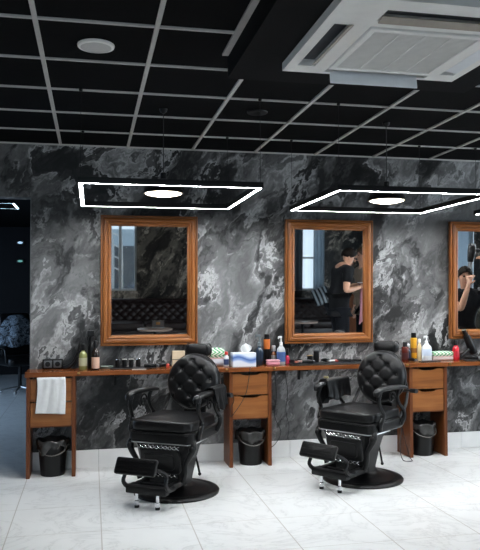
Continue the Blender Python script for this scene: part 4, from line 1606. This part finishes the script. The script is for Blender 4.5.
def person(loc, rz, J, label, hair, top_mat, leg_mat, sleeve='short', head_pitch=0.0, head_yaw=0.0, hand_dir=None):
    """J: joints in person space (front = -y). One continuous skinned body, clothes and hair as children."""
    t = empty('person', loc, rz, label, 'person')
    V, E, R = [], [], []

    def add(p_, r, par=None):
        V.append(Vector(p_))
        R.append(r)
        if par is not None:
            E.append((par, len(V) - 1))
        return len(V) - 1
    pel = add(J['pelvis'], (.15, .105))
    wai = add(J['waist'], (.125, .095), pel)
    che = add(J['chest'], (.155, .11), wai)
    upc = add(J['upchest'], (.13, .09), che)
    nek = add(J['neck'], .055, upc)
    nk2 = add(J['head'] - Vector((0, 0, .07)), .052, nek)
    # head
    hc_ = J['head']
    hd = Matrix.Rotation(head_yaw, 4, 'Z') @ Matrix.Rotation(head_pitch, 4, 'X')
    h1 = add(hc_ + (hd @ Vector((0, -.01, -.02))), (.068, .078), nk2)
    h2 = add(hc_ + (hd @ Vector((0, .005, .045))), (.074, .090), h1)
    h3 = add(hc_ + (hd @ Vector((0, .008, .085))), (.052, .064), h2)
    for s_, sh, el, wr, hn in ((-1, 'rs', 're', 'rw', 'rh'), (1, 'ls', 'le', 'lw', 'lh')):
        a = add(J[sh], .062, upc)
        m1 = add(J[sh].lerp(J[el], .5), .050, a)
        b_ = add(J[el], .041, m1)
        m2 = add(J[el].lerp(J[wr], .4), .039, b_)
        c = add(J[wr], .026, m2)
        # palm and fingers
        d_ = (J[hn] - J[wr]).normalized()
        side = d_.cross(Vector((0, 0, 1)))
        if side.length < .2:
            side = d_.cross(Vector((0, 1, 0)))
        side.normalize()
        nrm = side.cross(d_).normalized()
        pm = add(J[wr] + d_ * .055, (.030, .020), c)
        pe = add(J[wr] + d_ * .085, (.032, .017), pm)
        for k, (off, L) in enumerate(((-.030, .062), (-.010, .074), (.010, .068), (.030, .052))):
            f0 = add(J[wr] + d_ * .095 + side * off, .0092, pe)
            f1 = add(J[wr] + d_ * (.095 + L * .5) + side * off * 1.08 - nrm * .012, .0085, f0)
            add(J[wr] + d_ * (.095 + L * .82) + side * off * 1.1 - nrm * .034, .0075, f1)
        th0 = add(J[wr] + d_ * .045 + side * (-s_ * .036) - nrm * .006, .0115, pm)
        add(J[wr] + d_ * .085 + side * (-s_ * .052) - nrm * .022, .009, th0)
    for s_ in (-1, 1):
        hp = add(J['pelvis'] + Vector((s_ * .09, 0, -.05)), .095, pel)
        tm = add(J['pelvis'].lerp(J['knee'], .5) + Vector((s_ * .10, 0, 0)), .078, hp)
        kn = add(J['knee'] + Vector((s_ * .105, 0, 0)), .056, tm)
        cf = add(Vector((s_ * .11, .02, .33)), .052, kn)
        an = add(Vector((s_ * .11, .02, .09)), .035, cf)
        add(Vector((s_ * .12, -.12, .035)), (.038, .028), an)
    body = skin_mesh('body', V, E, R, pel, M['skin'], t)
    # face
    F = MB()
    def hp_(x, y, z):
        return hc_ + (hd @ Vector((x, y, z)))
    F.tube([hp_(0, -.086, .03), hp_(0, -.102, .0), hp_(0, -.100, -.012)], [.008, .013, .012], 8)
    for s_ in (-1, 1):
        F.ball(hp_(s_ * .075, .012, .0), .026, .35, .7, 1.0, 10)
    F.build('nose_and_ears', M['skin'], body)
    ey = MB()
    for s_ in (-1, 1):
        ey.ball(hp_(s_ * .030, -.078, .028), .011, 1.2, .7, .8, 10)
    ey.build('eyes', flat('eye_dark', (.03, .025, .02), .2), body)
    mo = MB()
    mo.tube([hp_(-.024, -.080, -.045), hp_(0, -.090, -.047), hp_(.024, -.080, -.045)], .006, 6)
    mo.build('mouth', flat('lip', (.35, .13, .10), .5), body)
    # hair cap
    Hm = MB()

    def hair_fn(u, v):
        a = 2 * PI * u
        ph = v * PI * .64
        front = max(0, -math.sin(a)) ** 1.4
        ph *= (1 - .42 * front)
        r = Vector((.077 * math.sin(ph) * math.cos(a), .095 * math.sin(ph) * math.sin(a), .092 * math.cos(ph)))
        r += r.normalized() * (.004 * math.sin(a * 13 + v * 9) + .006 * math.sin(a * 5 + v * 4) * (1 - v))
        return hp_(r.x, r.y + .008, r.z + .045)
    ho_ = Hm.grid(36, 16, hair_fn, closed_u=True).build('hair', hair, body, smooth=80)
    solidify(ho_, .008, 0)
    # clothes
    V2, E2, R2 = [], [], []

    def ad2(p_, r, par=None):
        V2.append(Vector(p_))
        R2.append(r)
        if par is not None:
            E2.append((par, len(V2) - 1))
        return len(V2) - 1
    a00 = ad2(J['pelvis'] + Vector((0, 0, -.14)), (.182, .138))
    a0 = ad2(J['pelvis'] + Vector((0, 0, .0)), (.178, .132), a00)
    a1 = ad2(J['waist'], (.152, .122), a0)
    a2 = ad2(J['chest'], (.178, .132), a1)
    a3 = ad2(J['upchest'], (.158, .122), a2)
    ad2(J['neck'] + Vector((0, .005, .02)), .076, a3)
    for sh, el, wr in (('rs', 're', 'rw'), ('ls', 'le', 'lw')):
        s0 = ad2(J[sh], .080, a3)
        s1 = ad2(J[sh].lerp(J[el], .68), .066, s0)
        if sleeve == 'long':
            s2 = ad2(J[el], .055, s1)
            ad2(J[el].lerp(J[wr], .92), .040, s2)
    skin_mesh('shirt', V2, E2, R2, 1, top_mat, t)
    V2, E2, R2 = [], [], []
    a0 = ad2(J['pelvis'] + Vector((0, 0, .04)), (.165, .122))
    for s_ in (-1, 1):
        b0 = ad2(J['pelvis'] + Vector((s_ * .095, 0, -.08)), .108, a0)
        b1 = ad2(J['knee'] + Vector((s_ * .105, 0, 0)), .076, b0)
        ad2(Vector((s_ * .11, .02, .10)), .062, b1)
    skin_mesh('trousers', V2, E2, R2, a0, leg_mat, t)
    for s_ in (-1, 1):
        m_ = MB()
        m_.ball((s_ * .12, -.055, .048), 1.0, .052, .145, .047, 18, power=.8)
        m_.build('shoe', M['shoe'], t)
    return t


Vc = lambda x, y, z: Vector((x, y, z))
# barber holding a garment, reflected in the middle mirror
J1 = dict(pelvis=Vc(0, .03, .95), waist=Vc(0, .04, 1.10), chest=Vc(0, .01, 1.29), upchest=Vc(0, -.01, 1.42), neck=Vc(0, -.035, 1.475), head=Vc(0, -.085, 1.56), knee=Vc(0, 0, .50),
          rs=Vc(-.19, -.02, 1.41), re=Vc(-.24, .03, 1.14), rw=Vc(-.13, -.19, 1.19), rh=Vc(-.08, -.27, 1.22),
          ls=Vc(.19, -.02, 1.41), le=Vc(.24, .03, 1.14), lw=Vc(.12, -.19, 1.17), lh=Vc(.07, -.27, 1.20))
person((3.265, -2.45, PZ), PI / 2, J1, 'man in black tee looking down at a garment, reflected in the middle mirror', M['hair'], M['tee'], M['trousers'], head_pitch=.35)
# garment he holds


def garment(u, v):
    a = (u - .5) * 2
    wdt = .07 + .05 * v
    return (a * wdt + .03 * v, .03 * math.sin(u * 9 + v * 2) + .02 * (1 - v) * math.cos(a * 1.4), -.48 * v + .03 * math.cos(a * 2))


gm = MB().grid(30, 30, garment).build('mauve_garment', M['mauve'], None, smooth=80)
solidify(gm, .012)
gm.location = (3.595, -2.45, PZ + 1.17)
tag(gm, 'mauve garment hanging from the hands of the man in the black tee', 'garment')
cl = empty('notepad', (3.53, -2.42, PZ + 1.235), .3, 'white slip held by the man in the black tee', 'notepad')
MB().box(-.05, .05, -.07, .07, 0, .006, .001).build('sheet', M['towel'], cl, smooth=0)
MB().box(-.052, .052, -.072, .072, -.006, 0, .001).build('backing', blk, cl, smooth=0)
J2 = dict(pelvis=Vc(0, .02, .92), waist=Vc(0, .02, 1.06), chest=Vc(0, .0, 1.24), upchest=Vc(0, -.0, 1.38), neck=Vc(0, -.01, 1.46), head=Vc(0, -.03, 1.58), knee=Vc(0, 0, .48),
          rs=Vc(-.18, 0, 1.39), re=Vc(-.25, .02, 1.10), rw=Vc(-.24, -.05, .85), rh=Vc(-.23, -.07, .76),
          ls=Vc(.18, 0, 1.39), le=Vc(.25, .02, 1.10), lw=Vc(.24, -.05, .85), lh=Vc(.23, -.07, .76))
person((3.80, -2.98, PZ), -PI / 2, J2, 'person in a taupe sweater partly cut off by the middle mirror edge', M['hair_grey'], M['taupe'], M['trousers'], 'long')
rcx = empty('reception_desk', (4.25, -3.75, PZ), 0, 'brown wooden desk reflected low in the middle mirror', 'desk')
MB().box(-.55, .55, -.30, .30, .0, 1.0, .01).build('desk_body', M['oak'], rcx, smooth=35)
MB().box(-.60, .60, -.34, .34, 1.0, 1.04, .006).build('desk_top', M['cabinet'], rcx, smooth=35)
# barber with the hair dryer, reflected in the right mirror
J3 = dict(pelvis=Vc(.02, .0, .98), waist=Vc(.0, .0, 1.12), chest=Vc(-.02, -.01, 1.32), upchest=Vc(-.02, -.02, 1.47), neck=Vc(-.01, -.03, 1.55), head=Vc(0, -.05, 1.68), knee=Vc(0, 0, .52),
          rs=Vc(-.20, -.02, 1.50), re=Vc(-.33, -.14, 1.68), rw=Vc(-.23, -.19, 1.925), rh=Vc(-.14, -.215, 1.935),
          ls=Vc(.18, -.03, 1.47), le=Vc(.10, -.27, 1.34), lw=Vc(.03, -.30, 1.60), lh=Vc(.0, -.27, 1.70))
person((4.21, -.98, 0), PI + .25, J3, 'person in a black tee raising a hair dryer, reflected in the right mirror', M['hair'], M['tee'], M['trousers'])
hd_ = hair_dryer('hair_dryer', (4.165, -.74, 1.97), (0, math.radians(-84), 0), 'black hair dryer held up by the person in the right mirror', 'greyplastic')
wt = empty('wrist_watch', (4.21, -.68, 1.575), 0, 'wrist watch worn by the person with the hair dryer', 'watch')
MB().lathe([(.030, -.01), (.034, -.008), (.034, .008), (.030, .01)], seg=20, caps=False).build('strap', blk, wt)
MB().lathe([(.018, 0), (.020, .004), (.014, .009)], seg=20, mat4=Matrix.Translation((0, .032, 0)) @ Matrix.Rotation(-PI / 2, 4, 'X')).build('dial', M['steel'], wt)
